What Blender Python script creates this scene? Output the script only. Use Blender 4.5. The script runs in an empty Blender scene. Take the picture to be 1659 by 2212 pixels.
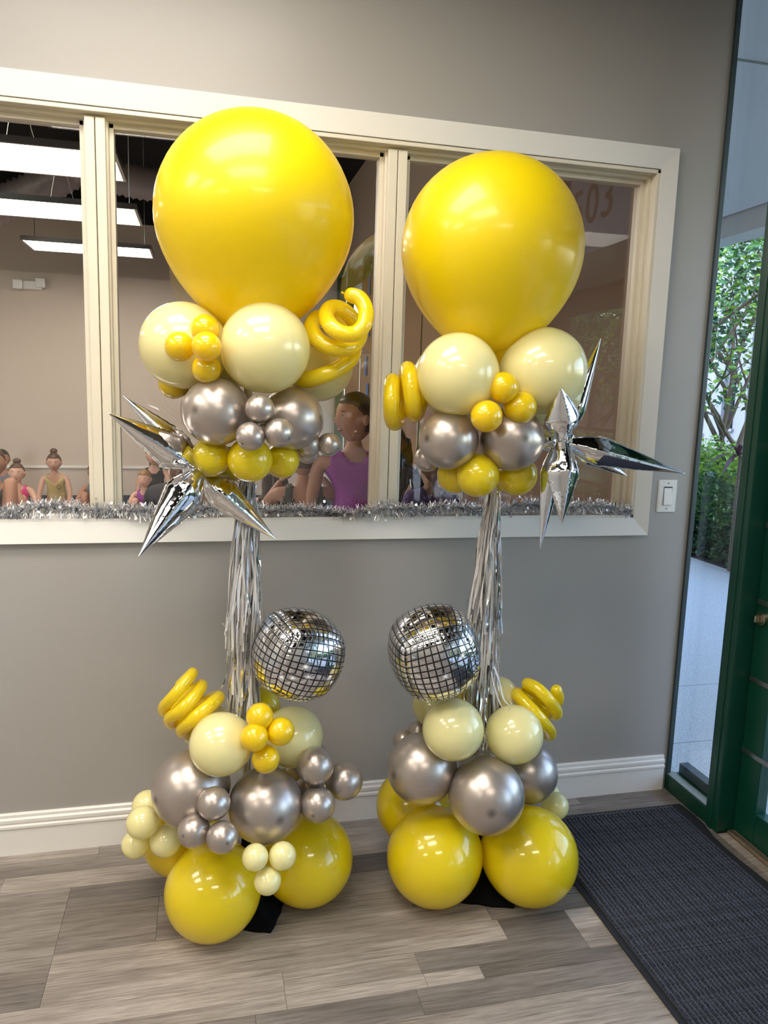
import bpy, bmesh, math, random
from mathutils import Vector, Matrix, noise
random.seed(7)
S = bpy.context.scene
COL = S.collection

# ------------------------------------------------------------------ camera
YAW, PITCH, ROLL, F = 0.236990, 0.151704, 0.030751, 1633.27
IW, IH = 1659, 2212
CAM = Vector((0, -2.545, 1.55))
fw = Vector((math.sin(YAW)*math.cos(PITCH), math.cos(YAW)*math.cos(PITCH), -math.sin(PITCH)))
r0 = Vector((math.cos(YAW), -math.sin(YAW), 0)); u0 = r0.cross(fw)
rt = math.cos(ROLL)*r0 + math.sin(ROLL)*u0
up = -math.sin(ROLL)*r0 + math.cos(ROLL)*u0
cd = bpy.data.cameras.new('camera'); cam = bpy.data.objects.new('camera', cd); COL.objects.link(cam)
cd.sensor_fit = 'HORIZONTAL'; cd.sensor_width = 36; cd.lens = F*36/IW
cd.clip_start = 0.05; cd.clip_end = 200
cam.matrix_world = Matrix(((rt.x, up.x, -fw.x, CAM.x), (rt.y, up.y, -fw.y, CAM.y), (rt.z, up.z, -fw.z, CAM.z), (0, 0, 0, 1)))
S.camera = cam

# ------------------------------------------------------------------ world, sun, exposure
W = bpy.data.worlds.new('sky'); S.world = W; W.use_nodes = True
wn = W.node_tree.nodes; wl = W.node_tree.links
sky = wn.new('ShaderNodeTexSky'); sky.sky_type = 'NISHITA'; sky.sun_disc = False
sky.sun_elevation = math.radians(50); sky.sun_rotation = math.radians(250); sky.altitude = 10
wl.new(sky.outputs[0], wn['Background'].inputs[0]); wn['Background'].inputs[1].default_value = 1.0
sd = bpy.data.lights.new('sun', 'SUN'); sd.energy = 1.2; sd.angle = 0.01; sd.color = (1, .96, .88)
sun = bpy.data.objects.new('sun', sd); COL.objects.link(sun); sun.location = (-4, -4, 12)
sun.rotation_euler = Vector((0.80, 0.35, -1.05)).to_track_quat('-Z', 'Y').to_euler()
vs = S.view_settings
vs.view_transform = 'Standard'; vs.look = 'None'; vs.gamma = 1; vs.use_curve_mapping = False
vs.exposure = 0.48
try:
    S.cycles.max_bounces = 8; S.cycles.transparent_max_bounces = 16; S.cycles.sample_clamp_indirect = 6
    S.cycles.caustics_reflective = False; S.cycles.caustics_refractive = False
    S.cycles.use_denoising = True
except Exception: pass
PANEL_POWER = 11.8

# ------------------------------------------------------------------ helpers
def ray(px, py):
    return (px-IW/2)/F*rt - (py-IH/2)/F*up + fw
def at(px, py, x=None, y=None, z=None):
    """world point seen at a photograph pixel on the plane x=, y= or z="""
    d = ray(px, py)
    t = (x-CAM.x)/d.x if x is not None else (y-CAM.y)/d.y if y is not None else (z-CAM.z)/d.z
    return CAM + d*t
def project(P):
    d = P-CAM; w = d.dot(fw)
    return IW/2+F*d.dot(rt)/w, IH/2-F*d.dot(up)/w
def mpp(y):
    return (y-CAM.y)/F*1.02

def tagg(o, label=None, cat=None, group=None, kind=None):
    if label: o['label'] = label
    if cat: o['category'] = cat
    if group: o['group'] = group
    if kind: o['kind'] = kind
    return o
def empty(name, loc=(0, 0, 0), parent=None):
    o = bpy.data.objects.new(name, None); COL.objects.link(o); o.location = loc; o.empty_display_size = .05
    if parent: o.parent = parent
    return o

class MB:
    def __init__(s): s.v = []; s.f = []; s.m = []
    def add(s, vs_, fs, m=0):
        n = len(s.v); s.v += [tuple(v) for v in vs_]
        for f in fs: s.f.append(tuple(i+n for i in f)); s.m.append(m)
        return s
    def box(s, a, b, m=0):
        x0, y0, z0 = a; x1, y1, z1 = b
        x0, x1 = min(x0, x1), max(x0, x1); y0, y1 = min(y0, y1), max(y0, y1); z0, z1 = min(z0, z1), max(z0, z1)
        return s.add([(x0,y0,z0),(x1,y0,z0),(x1,y1,z0),(x0,y1,z0),(x0,y0,z1),(x1,y0,z1),(x1,y1,z1),(x0,y1,z1)],
                     [(0,3,2,1),(4,5,6,7),(0,1,5,4),(1,2,6,5),(2,3,7,6),(3,0,4,7)], m)
    def tube(s, pts, rad, n=12, m=0, cap=True, sq=None):
        pts = [Vector(p) for p in pts]; k = len(pts)
        if not hasattr(rad, '__len__'): rad = [rad]*k
        T = [(pts[min(i+1, k-1)]-pts[max(i-1, 0)]).normalized() for i in range(k)]
        a = Vector((0, 0, 1)) if abs(T[0].z) < .9 else Vector((1, 0, 0))
        N = (a-T[0]*a.dot(T[0])).normalized(); vv = []
        for i in range(k):
            N = (N-T[i]*N.dot(T[i])).normalized(); B = T[i].cross(N)
            for j in range(n):
                q = 2*math.pi*j/n; vv.append(pts[i]+(N*math.cos(q)+B*math.sin(q))*rad[i])
        ff = [(i*n+j, i*n+(j+1) % n, (i+1)*n+(j+1) % n, (i+1)*n+j) for i in range(k-1) for j in range(n)]
        if cap:
            ff.append(tuple(range(n-1, -1, -1))); ff.append(tuple((k-1)*n+j for j in range(n)))
        return s.add(vv, ff, m)
    def ball(s, c, r, nu=16, nv=10, m=0, M=None):
        """ellipsoid with radii r (3-vector) and optional rotation M"""
        c = Vector(c); r = (r, r, r) if not hasattr(r, '__len__') else r; vv = []
        for i in range(nv+1):
            t = math.pi*i/nv
            for j in range(nu):
                p = 2*math.pi*j/nu
                w = Vector((r[0]*math.sin(t)*math.cos(p), r[1]*math.sin(t)*math.sin(p), r[2]*math.cos(t)))
                vv.append(c+(M @ w if M else w))
        ff = [(i*nu+j, (i+1)*nu+j, (i+1)*nu+(j+1) % nu, i*nu+(j+1) % nu) for i in range(nv) for j in range(nu)]
        return s.add(vv, ff, m)
    def prism(s, prof, axis, a, b, m=0):
        """closed 2-D profile extruded along an axis ('x','y','z') from a to b"""
        def P(p, t):
            return {'x': (t, p[0], p[1]), 'y': (p[0], t, p[1]), 'z': (p[0], p[1], t)}[axis]
        n = len(prof)
        return s.add([P(p, a) for p in prof]+[P(p, b) for p in prof],
                     [(i, (i+1) % n, n+(i+1) % n, n+i) for i in range(n)]+[tuple(range(n-1, -1, -1)), tuple(range(n, 2*n))], m)
    def mesh(s, name, mats, smooth=False):
        me = bpy.data.meshes.new(name); me.from_pydata(s.v, [], s.f)
        mats = mats if isinstance(mats, (list, tuple)) else [mats]
        for q in mats: me.materials.append(q)
        if len(mats) > 1: me.polygons.foreach_set('material_index', s.m)
        if smooth: me.polygons.foreach_set('use_smooth', [True]*len(me.polygons))
        me.validate(); bm = bmesh.new(); bm.from_mesh(me)
        bmesh.ops.remove_doubles(bm, verts=bm.verts, dist=1e-6)
        bmesh.ops.recalc_face_normals(bm, faces=bm.faces); bm.to_mesh(me); bm.free()
        return me
    def build(s, name, mats, parent=None, smooth=False, bevel=0, **k):
        o = bpy.data.objects.new(name, s.mesh(name, mats, smooth)); COL.objects.link(o)
        if parent:
            o.parent = parent
            pl = parent.matrix_basis.inverted() if parent.type == 'EMPTY' and not parent.parent else None
            if pl is not None: o.matrix_parent_inverse = Matrix(); o.matrix_basis = Matrix.Translation(-Vector(parent.location))
        if bevel:
            b = o.modifiers.new('bevel', 'BEVEL'); b.width = bevel; b.segments = 2; b.limit_method = 'ANGLE'
        tagg(o, k.get('label'), k.get('cat'), k.get('group'), k.get('kind')); return o

# ------------------------------------------------------------------ materials
def srgb(r, g, b):
    f = lambda c: (c/255)/12.92 if c/255 <= .04045 else ((c/255+.055)/1.055)**2.4
    return (f(r), f(g), f(b), 1)
MAT = {}
def mat(name, col=(.8, .8, .8, 1), rough=.5, metal=0, spec=.5, coat=0, bump=0, bscale=50, sss=0, trans=0, sheen=0, var=0):
    m = bpy.data.materials.new(name); m.use_nodes = True; nt = m.node_tree; b = nt.nodes['Principled BSDF']
    b.inputs['Base Color'].default_value = col; b.inputs['Roughness'].default_value = rough
    b.inputs['Metallic'].default_value = metal; b.inputs['Specular IOR Level'].default_value = spec
    b.inputs['Coat Weight'].default_value = coat; b.inputs['Coat Roughness'].default_value = .05
    if sss:
        b.inputs['Subsurface Weight'].default_value = sss; b.inputs['Subsurface Scale'].default_value = .03
        b.inputs['Subsurface Radius'].default_value = (1, .8, .3)
    if sheen: b.inputs['Sheen Weight'].default_value = sheen
    if bump or var:
        tc = nt.nodes.new('ShaderNodeTexCoord'); nz = nt.nodes.new('ShaderNodeTexNoise')
        nz.inputs['Scale'].default_value = bscale; nz.inputs['Detail'].default_value = 4
        nt.links.new(tc.outputs['Object'], nz.inputs['Vector'])
    if bump:
        bp = nt.nodes.new('ShaderNodeBump'); bp.inputs['Strength'].default_value = bump; bp.inputs['Distance'].default_value = .002
        nt.links.new(nz.outputs[0], bp.inputs['Height']); nt.links.new(bp.outputs[0], b.inputs['Normal'])
    if var:
        mr = nt.nodes.new('ShaderNodeMix'); mr.data_type = 'RGBA'
        mr.inputs['A'].default_value = tuple(c*(1-var) for c in col[:3])+(1,); mr.inputs['B'].default_value = tuple(min(1, c*(1+var)) for c in col[:3])+(1,)
        nt.links.new(nz.outputs[0], mr.inputs['Factor']); nt.links.new(mr.outputs['Result'], b.inputs['Base Color'])
    MAT[name] = m; return m
def emit(name, col, st):
    m = bpy.data.materials.new(name); m.use_nodes = True; nt = m.node_tree; nt.nodes.clear()
    e = nt.nodes.new('ShaderNodeEmission'); e.inputs[0].default_value = col; e.inputs[1].default_value = st
    o = nt.nodes.new('ShaderNodeOutputMaterial'); nt.links.new(e.outputs[0], o.inputs[0]); MAT[name] = m; return m
def glass(name, tint=(1, 1, 1, 1), f0=.04):
    m = bpy.data.materials.new(name); m.use_nodes = True; nt = m.node_tree; nt.nodes.clear(); N = nt.nodes.new; L = nt.links.new
    t = N('ShaderNodeBsdfTransparent'); t.inputs[0].default_value = tint
    g = N('ShaderNodeBsdfGlossy'); g.inputs['Roughness'].default_value = 0.0
    ge = N('ShaderNodeNewGeometry'); d = N('ShaderNodeVectorMath'); d.operation = 'DOT_PRODUCT'
    L(ge.outputs['Normal'], d.inputs[0]); L(ge.outputs['Incoming'], d.inputs[1])
    a = N('ShaderNodeMath'); a.operation = 'ABSOLUTE'; L(d.outputs['Value'], a.inputs[0])
    s1 = N('ShaderNodeMath'); s1.operation = 'SUBTRACT'; s1.inputs[0].default_value = 1; L(a.outputs[0], s1.inputs[1])
    p = N('ShaderNodeMath'); p.operation = 'POWER'; L(s1.outputs[0], p.inputs[0]); p.inputs[1].default_value = 5
    ma = N('ShaderNodeMath'); ma.operation = 'MULTIPLY_ADD'; L(p.outputs[0], ma.inputs[0]); ma.inputs[1].default_value = 1-f0; ma.inputs[2].default_value = f0
    mx = N('ShaderNodeMixShader'); L(ma.outputs[0], mx.inputs[0]); L(t.outputs[0], mx.inputs[1]); L(g.outputs[0], mx.inputs[2])
    o = N('ShaderNodeOutputMaterial'); L(mx.outputs[0], o.inputs[0]); MAT[name] = m; return m

WALLC = srgb(169, 165, 160)
mat('wall_paint', WALLC, .38, spec=.35, bump=.12, bscale=220)
mat('studio_paint', srgb(204, 189, 172), .6, bump=.1, bscale=150)
mat('white_trim', srgb(238, 235, 230), .32, spec=.45)
mat('frame_paint', srgb(228, 220, 202), .35)
mat('ceiling_white', srgb(215, 212, 205), .8)
mat('black_ceiling', (.004, .004, .005, 1), .9)
mat('gap_dark', (.05, .045, .04, 1), .9)
mat('green_metal', srgb(8, 62, 48), .32, spec=.6, var=.15, bscale=6)
mat('dark_gasket', srgb(52, 66, 70), .4, spec=.5)
mat('dirty_sill', srgb(150, 160, 158), .35, var=.25, bscale=30)
mat('alu', srgb(170, 170, 168), .3, metal=1)
mat('brass', srgb(190, 180, 160), .25, metal=1)
mat('switch_plastic', srgb(236, 234, 228), .25, coat=.3)
mat('black_velvet', (.004, .004, .005, 1), .9, spec=.1, bump=.3, bscale=90)
mat('white_pole', srgb(235, 235, 235), .4)
mat('concrete', srgb(212, 212, 209), .85, bump=1.0, bscale=110, var=.5)
mat('stucco', srgb(226, 227, 224), .9, bump=1.0, bscale=90)
mat('building_white_dimmed', srgb(128, 136, 148), .85, spec=.2)  # darker than the real white paint, to hold down its sunlit brightness
mat('dark_glass', srgb(24, 28, 34), .6, spec=.08)
mat('soil', srgb(40, 32, 26), .95)
mat('bark', srgb(110, 95, 80), .85, bump=.5, bscale=60)
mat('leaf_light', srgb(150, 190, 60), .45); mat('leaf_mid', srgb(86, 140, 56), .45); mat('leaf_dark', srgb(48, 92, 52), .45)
mat('leaf_purple', srgb(86, 48, 66), .4)
mat('kraft', srgb(138, 111, 92), .8, bump=.3, bscale=12)
mat('blue_tape', srgb(40, 110, 190), .6)
mat('olive_metal', srgb(84, 98, 62), .45)
mat('duct_foil', srgb(165, 152, 150), .45, metal=.3, bump=.9, bscale=60)
mat('studio_floor', srgb(160, 160, 165), .35)
mat('studio_base', srgb(52, 58, 74), .6)
mat('barre_white', srgb(235, 232, 225), .35)
mat('threshold', srgb(120, 100, 80), .55, var=.3, bscale=40)
mat('rubber', srgb(26, 29, 36), .7)
emit('panel_light', (1.0, .93, .82, 1), PANEL_POWER)
emit('studio_light', (1.0, .92, .82, 1), 14.0)
glass('clear_glass'); glass('window_glass', (.95, .94, .93, 1), .085)

def balloon_mat(name, col, rough, metal=0, coat=1.0, sss=.15, spot=.6, crough=.04, thin=0):
    m = mat(name, col, rough, metal=metal, coat=coat, sss=sss); nt = m.node_tree; b = nt.nodes['Principled BSDF']
    b.inputs['Coat Roughness'].default_value = crough
    tc = nt.nodes.new('ShaderNodeTexCoord'); v = nt.nodes.new('ShaderNodeVectorMath'); v.operation = 'DISTANCE'
    v.inputs[1].default_value = (0, 0, 1); nt.links.new(tc.outputs['Object'], v.inputs[0])
    r = nt.nodes.new('ShaderNodeValToRGB'); r.color_ramp.elements[0].position = .03; r.color_ramp.elements[1].position = .17
    r.color_ramp.elements[0].color = (spot,)*3+(1,); r.color_ramp.elements[1].color = (1, 1, 1, 1)
    nt.links.new(v.outputs['Value'], r.inputs[0])
    x = nt.nodes.new('ShaderNodeMix'); x.data_type = 'RGBA'; x.blend_type = 'MULTIPLY'; x.inputs['Factor'].default_value = 1
    x.inputs['A'].default_value = col; nt.links.new(r.outputs[0], x.inputs['B']); nt.links.new(x.outputs['Result'], b.inputs['Base Color'])
    if thin:   # thin latex skin lets light through into the hollow balloon
        tr_ = nt.nodes.new('ShaderNodeBsdfTranslucent'); tr_.inputs[0].default_value = col; mx = nt.nodes.new('ShaderNodeMixShader'); mx.inputs[0].default_value = thin
        out = nt.nodes['Material Output']; nt.links.new(b.outputs[0], mx.inputs[1]); nt.links.new(tr_.outputs[0], mx.inputs[2]); nt.links.new(mx.outputs[0], out.inputs[0])
    return m
balloon_mat('latex_yellow', (1.0, .80, .01, 1), .3, thin=.30, sss=0, spot=.93)
balloon_mat('latex_golden', (.97, .70, .003, 1), .3, thin=.25, sss=0, spot=.93)
balloon_mat('latex_giant', (.95, .75, .004, 1), .38, thin=.28, sss=0, spot=.95, coat=.35, crough=.12)
balloon_mat('latex_pale', (.98, .91, .46, 1), .3, thin=.25, sss=0, spot=.97)
balloon_mat('latex_silver', srgb(186, 175, 167), .33, metal=.75, coat=.25, sss=0, spot=.45, crough=.25)
foil = mat('foil', (.86, .86, .87, 1), .07, metal=1, bump=.18, bscale=26)
mat('foil_smooth', (.88, .88, .88, 1), .12, metal=1)
mat('ribbon_white', srgb(225, 222, 220), .35, spec=.6)
mat('tinsel', (.92, .92, .94, 1), .34, metal=1)
mat('tinsel_dark', (.30, .31, .36, 1), .25, metal=1)
mat('sparkle_white', srgb(240, 240, 240), .4)
mat('seam_dark', (.1, .1, .1, 1), .3, metal=1)

def disco_mat():
    m = mat('disco_foil', (.86, .86, .88, 1), .07, metal=1); nt = m.node_tree; b = nt.nodes['Principled BSDF']; N = nt.nodes.new; L = nt.links.new
    uv = N('ShaderNodeUVMap'); sp = N('ShaderNodeSeparateXYZ'); L(uv.outputs[0], sp.inputs[0]); outs = []
    for k in (0, 1):
        fr = N('ShaderNodeMath'); fr.operation = 'FRACT'; L(sp.outputs[k], fr.inputs[0])
        su = N('ShaderNodeMath'); su.operation = 'SUBTRACT'; L(fr.outputs[0], su.inputs[0]); su.inputs[1].default_value = .5
        ab = N('ShaderNodeMath'); ab.operation = 'ABSOLUTE'; L(su.outputs[0], ab.inputs[0]); outs.append(ab)
    mx = N('ShaderNodeMath'); mx.operation = 'MAXIMUM'; L(outs[0].outputs[0], mx.inputs[0]); L(outs[1].outputs[0], mx.inputs[1])
    gt = N('ShaderNodeMath'); gt.operation = 'GREATER_THAN'; L(mx.outputs[0], gt.inputs[0]); gt.inputs[1].default_value = .41
    edge = N('ShaderNodeMath'); edge.operation = 'GREATER_THAN'; L(mx.outputs[0], edge.inputs[0]); edge.inputs[1].default_value = .35
    c1 = N('ShaderNodeMix'); c1.data_type = 'RGBA'; c1.inputs['A'].default_value = (.86, .86, .88, 1); c1.inputs['B'].default_value = (.62, .62, .64, 1); L(edge.outputs[0], c1.inputs['Factor'])
    c2 = N('ShaderNodeMix'); c2.data_type = 'RGBA'; L(c1.outputs['Result'], c2.inputs['A']); c2.inputs['B'].default_value = (.006, .006, .008, 1); L(gt.outputs[0], c2.inputs['Factor'])
    L(c2.outputs['Result'], b.inputs['Base Color'])
    i = N('ShaderNodeMath'); i.operation = 'SUBTRACT'; i.inputs[0].default_value = 1; L(gt.outputs[0], i.inputs[1]); L(i.outputs[0], b.inputs['Metallic'])
    rr = N('ShaderNodeMath'); rr.operation = 'MULTIPLY_ADD'; L(edge.outputs[0], rr.inputs[0]); rr.inputs[1].default_value = .22; rr.inputs[2].default_value = .07; L(rr.outputs[0], b.inputs['Roughness'])
    tc = N('ShaderNodeTexCoord'); nz = N('ShaderNodeTexNoise'); nz.inputs['Scale'].default_value = 10; L(tc.outputs['Object'], nz.inputs['Vector'])
    bp = N('ShaderNodeBump'); bp.inputs['Strength'].default_value = .10; bp.inputs['Distance'].default_value = .003; L(nz.outputs[0], bp.inputs['Height']); L(bp.outputs[0], b.inputs['Normal'])
disco_mat()

def wood_mat():
    m = mat('vinyl_plank', (.3, .3, .3, 1), .42, spec=.4); nt = m.node_tree; b = nt.nodes['Principled BSDF']; N = nt.nodes.new; L = nt.links.new
    tc = N('ShaderNodeTexCoord'); oi = N('ShaderNodeObjectInfo')
    of = N('ShaderNodeVectorMath'); of.operation = 'SCALE'; L(oi.outputs['Random'], of.inputs['Scale']); of.inputs[0].default_value = (37, 91, 13)
    ad = N('ShaderNodeVectorMath'); L(tc.outputs['Object'], ad.inputs[0]); L(of.outputs[0], ad.inputs[1])
    mp = N('ShaderNodeMapping'); mp.inputs['Scale'].default_value = (3.0, 64, 1); L(ad.outputs[0], mp.inputs[0])
    n1 = N('ShaderNodeTexNoise'); n1.inputs['Scale'].default_value = 2.2; n1.inputs['Detail'].default_value = 8; n1.inputs['Roughness'].default_value = .7; n1.inputs['Distortion'].default_value = .6; L(mp.outputs[0], n1.inputs['Vector'])
    mp2 = N('ShaderNodeMapping'); mp2.inputs['Scale'].default_value = (1.6, 7, 1); L(ad.outputs[0], mp2.inputs[0])
    n2 = N('ShaderNodeTexNoise'); n2.inputs['Scale'].default_value = 1.5; n2.inputs['Detail'].default_value = 4; L(mp2.outputs[0], n2.inputs['Vector'])
    r1 = N('ShaderNodeValToRGB'); e = r1.color_ramp.elements; e[0].position = .30; e[0].color = (.55, .51, .48, 1); e[1].position = .68; e[1].color = (1.42, 1.36, 1.30, 1); L(n1.outputs[0], r1.inputs[0])
    r2 = N('ShaderNodeValToRGB'); e = r2.color_ramp.elements; e[0].position = .36; e[0].color = (.62, .60, .58, 1); e[1].position = .58; e[1].color = (1, 1, 1, 1); L(n2.outputs[0], r2.inputs[0])
    a = N('ShaderNodeMix'); a.data_type = 'RGBA'; a.blend_type = 'MULTIPLY'; a.inputs['Factor'].default_value = 1; L(oi.outputs['Color'], a.inputs['A']); L(r1.outputs[0], a.inputs['B'])
    c = N('ShaderNodeMix'); c.data_type = 'RGBA'; c.blend_type = 'MULTIPLY'; c.inputs['Factor'].default_value = .8; L(a.outputs['Result'], c.inputs['A']); L(r2.outputs[0], c.inputs['B'])
    # fine dark cracks along the grain
    mp3 = N('ShaderNodeMapping'); mp3.inputs['Scale'].default_value = (3.2, 90, 1); L(ad.outputs[0], mp3.inputs[0])
    n3 = N('ShaderNodeTexNoise'); n3.inputs['Scale'].default_value = 1.6; n3.inputs['Detail'].default_value = 3; L(mp3.outputs[0], n3.inputs['Vector'])
    r3 = N('ShaderNodeValToRGB'); e = r3.color_ramp.elements; e[0].position = .30; e[0].color = (.45, .42, .40, 1); e[1].position = .37; e[1].color = (1, 1, 1, 1); L(n3.outputs[0], r3.inputs[0])
    d = N('ShaderNodeMix'); d.data_type = 'RGBA'; d.blend_type = 'MULTIPLY'; d.inputs['Factor'].default_value = .75; L(c.outputs['Result'], d.inputs['A']); L(r3.outputs[0], d.inputs['B'])
    L(d.outputs['Result'], b.inputs['Base Color'])
    bp = N('ShaderNodeBump'); bp.inputs['Strength'].default_value = .25; bp.inputs['Distance'].default_value = .001; L(n1.outputs[0], bp.inputs['Height']); L(bp.outputs[0], b.inputs['Normal'])
wood_mat()

def mat_rib():
    m = mat('mat_carpet', srgb(46, 52, 68), .95, spec=.15, sheen=.2); nt = m.node_tree; b = nt.nodes['Principled BSDF']; N = nt.nodes.new; L = nt.links.new
    tc = N('ShaderNodeTexCoord'); nz = N('ShaderNodeTexNoise'); nz.inputs['Scale'].default_value = 210; nz.inputs['Detail'].default_value = 3; L(tc.outputs['Object'], nz.inputs['Vector'])
    r = N('ShaderNodeValToRGB'); e = r.color_ramp.elements; e[0].position = .38; e[0].color = srgb(16, 19, 28); e[1].position = .68; e[1].color = srgb(66, 72, 92); L(nz.outputs[0], r.inputs[0]); L(r.outputs[0], b.inputs['Base Color'])
    bp = N('ShaderNodeBump'); bp.inputs['Strength'].default_value = .9; bp.inputs['Distance'].default_value = .003; L(nz.outputs[0], bp.inputs['Height']); L(bp.outputs[0], b.inputs['Normal'])
mat_rib()

# ================================================================== STRUCTURE
XR = 1.83; WT = .12            # storefront plane, wall thickness
CH = 4.2
RL, RF, RH = -3.6, -5.2, 3.05  # room left, front (behind camera), ceiling height
ox0, ox1, oz0, oz1 = -2.3, 1.60, 1.123, 2.373   # window opening

# floor with individual planks
fl = MB().box((RL, RF, -.06), (XR+.1, WT, -.004)).build('floor', MAT['gap_dark'], kind='structure')
LT, MD, DK, VD = (.40, .365, .34, 1), (.30, .275, .258, 1), (.215, .197, .186, 1), (.16, .147, .14, 1)
rows = [  # y0, y1, [seam x...], [tone...]
 (.0, -.06, [-1.9, -.35, .6, 1.43], [MD, LT, MD, LT, MD]),
 (-.06, -.14, [-1.2, .2, 1.25], [LT, MD, LT, MD]),
 (-.14, -.225, [-1.7, -.62, .95], [MD, LT, LT, DK]),
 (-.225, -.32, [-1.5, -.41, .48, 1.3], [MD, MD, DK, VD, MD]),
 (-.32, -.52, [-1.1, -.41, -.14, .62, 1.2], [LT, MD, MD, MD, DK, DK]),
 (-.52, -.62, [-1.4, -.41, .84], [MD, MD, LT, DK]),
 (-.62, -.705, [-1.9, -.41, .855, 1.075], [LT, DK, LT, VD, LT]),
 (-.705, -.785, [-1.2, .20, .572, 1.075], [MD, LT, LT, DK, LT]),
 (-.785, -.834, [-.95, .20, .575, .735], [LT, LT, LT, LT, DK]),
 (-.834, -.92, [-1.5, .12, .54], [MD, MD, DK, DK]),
 (-.92, -1.05, [-1.1, .05, 1.3], [LT, MD, LT, MD]),
 (-1.05, -1.18, [-1.8, -.3, .95], [DK, LT, MD, LT])]
y = -1.18; k = 0
while y > RF:
    s0 = -3.0+random.random(); seams = []
    while s0 < 1.7: seams.append(s0); s0 += 1.15+random.random()*.3
    rows.append((y, max(RF, y-.15), seams, [random.choice((LT, MD, MD, DK)) for _ in range(len(seams)+1)])); y -= .15
for (ya, yb, seams, tones) in rows:
    xs = [RL]+[s_ for s_ in seams if s_ > RL]+[XR]
    for i in range(len(xs)-1):
        a, b_, t = xs[i]+.0005, xs[i+1]-.0005, tones[min(i, len(tones)-1)]
        cx, cy = (a+b_)/2, (ya+yb)/2; w, h = (b_-a)/2, (ya-yb)/2-.0005
        o = MB().box((-w, -h, -.006), (w, h, 0)).build('plank', MAT['vinyl_plank'], fl)
        o.location = (cx, cy, 0); f_ = 1+random.uniform(-.08, .08); o.color = (t[0]*f_*.88, t[1]*f_*.88, t[2]*f_*.88, 1)

# back wall (four pieces round the opening in one mesh)
MB().box((RL, 0, 0), (ox0, WT, CH)).box((ox1, 0, 0), (XR+.005, WT, CH)).box((ox0, 0, 0), (ox1, WT, oz0)).box((ox0, 0, oz1), (ox1, WT, CH)).build('wall_back', MAT['wall_paint'], kind='structure')
MB().box((RL-.1, RF, 0), (RL, WT, CH)).build('wall_left', MAT['wall_paint'], kind='structure')
MB().box((RL-.1, RF-.1, 0), (XR+.1, RF, 2.6)).build('wall_front', MAT['wall_paint'], kind='structure')
MB().box((RL-.1, RF-.1, 2.6), (XR+.1, RF, CH)).build('wall_front_blackout', MAT['black_ceiling'], kind='structure')  # unseen upper wall, made black so its reflection in the window stays dark
MB().box((RL-.1, RF-.1, CH), (XR+.1, WT, CH+.08)).build('ceiling', MAT['black_ceiling'], kind='structure')
MB().box((XR, RF, RH), (XR+.1, 0, CH)).build('wall_right', MAT['wall_paint'], kind='structure')
MB().box((-6, -9, 4.3), (4.25, 9.5, 4.4)).box((1.95, -9, RH+.1), (4.25, 9.5, 4.3)).build('roof', MAT['stucco'], kind='structure')

# baseboard profile (y, z), wall face at y=0
bp_ = [(0, 0), (-.014, 0), (-.014, .092), (-.018, .096), (-.018, .104), (-.012, .108), (-.016, .116), (-.016, .126), (-.010, .131), (-.010, .141), (-.005, .145), (0, .145)]
MB().prism(bp_, 'x', RL, 1.815).build('baseboard_back', MAT['white_trim'], kind='structure')
MB().prism([(RL-p[0]*1, p[1]) for p in bp_], 'y', RF, 0).build('baseboard_left', MAT['white_trim'], kind='structure')

# interior viewing window
w1 = empty('window_1', (0, 0, 0)); tagg(w1, kind='structure')
ct = .07
def casing(name, quad_out, quad_in):
    # mitred casing piece sloping from 20 mm proud outside to 12 mm inside
    (a, b_), (c, d) = quad_out, quad_in
    def P(q, yy): return (q[0], yy, q[1])
    v = [P(a, 0), P(b_, 0), P(c, 0), P(d, 0), P(a, -.022), P(b_, -.022), P(c, -.010), P(d, -.010)]
    MB().add(v, [(4, 5, 6, 7), (0, 1, 5, 4), (2, 3, 7, 6), (1, 2, 6, 5), (3, 0, 4, 7), (0, 3, 2, 1)]).build(name, MAT['white_trim'], w1)
X0, X1, Z0, Z1 = ox0-.07, 1.645, 1.058, 2.446
I0, I1, J0, J1 = ox0, 1.585, 1.123, 2.376
casing('casing_head', ((X0, Z1), (X1, Z1)), ((I1, J1), (I0, J1)))
casing('casing_sill', ((X1, Z0), (X0, Z0)), ((I0, J0), (I1, J0)))
casing('casing_side', ((X1, Z1), (X1, Z0)), ((I1, J0), (I1, J1)))
casing('casing_side', ((X0, Z0), (X0, Z1)), ((I0, J1), (I0, J0)))
# jamb liner steps (head and right side), sill board
fm = MAT['frame_paint']
hd = MB().box((ox0, -.008, 2.360), (1.60, .03, oz1)).box((ox0, .03, 2.350), (1.60, .055, oz1)).box((ox0, .055, 2.335), (1.60, .10, oz1)).build('frame_head', fm, w1, bevel=.002)
MB().box((1.572, -.008, oz0), (1.60, .03, oz1)).box((1.562, .03, oz0), (1.60, .055, oz1)).box((1.548, .055, oz0), (1.60, .10, oz1)).build('frame_side', fm, w1, bevel=.002)
MB().box((ox0, -.008, oz0-.002), (1.60, .11, oz0+.012)).build('window_sill', MAT['white_trim'], w1)
for (a, b_) in ((-.347, -.276), (.590, .667), (-1.284, -1.213)):
    mu = MB().box((a+.006, .012, oz0), ((a+b_)/2-.0015, .11, 2.352)).box(((a+b_)/2+.0015, .012, oz0), (b_-.006, .11, 2.352)).box((a, .035, oz0), (b_, .10, 2.352)).build('mullion', fm, w1, bevel=.002)
    MB().box((a-.014, .055, oz0), (a, .10, 2.35)).box((b_, .055, oz0), (b_+.014, .10, 2.35)).build('pane_stop', fm, w1, bevel=.001)
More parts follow.
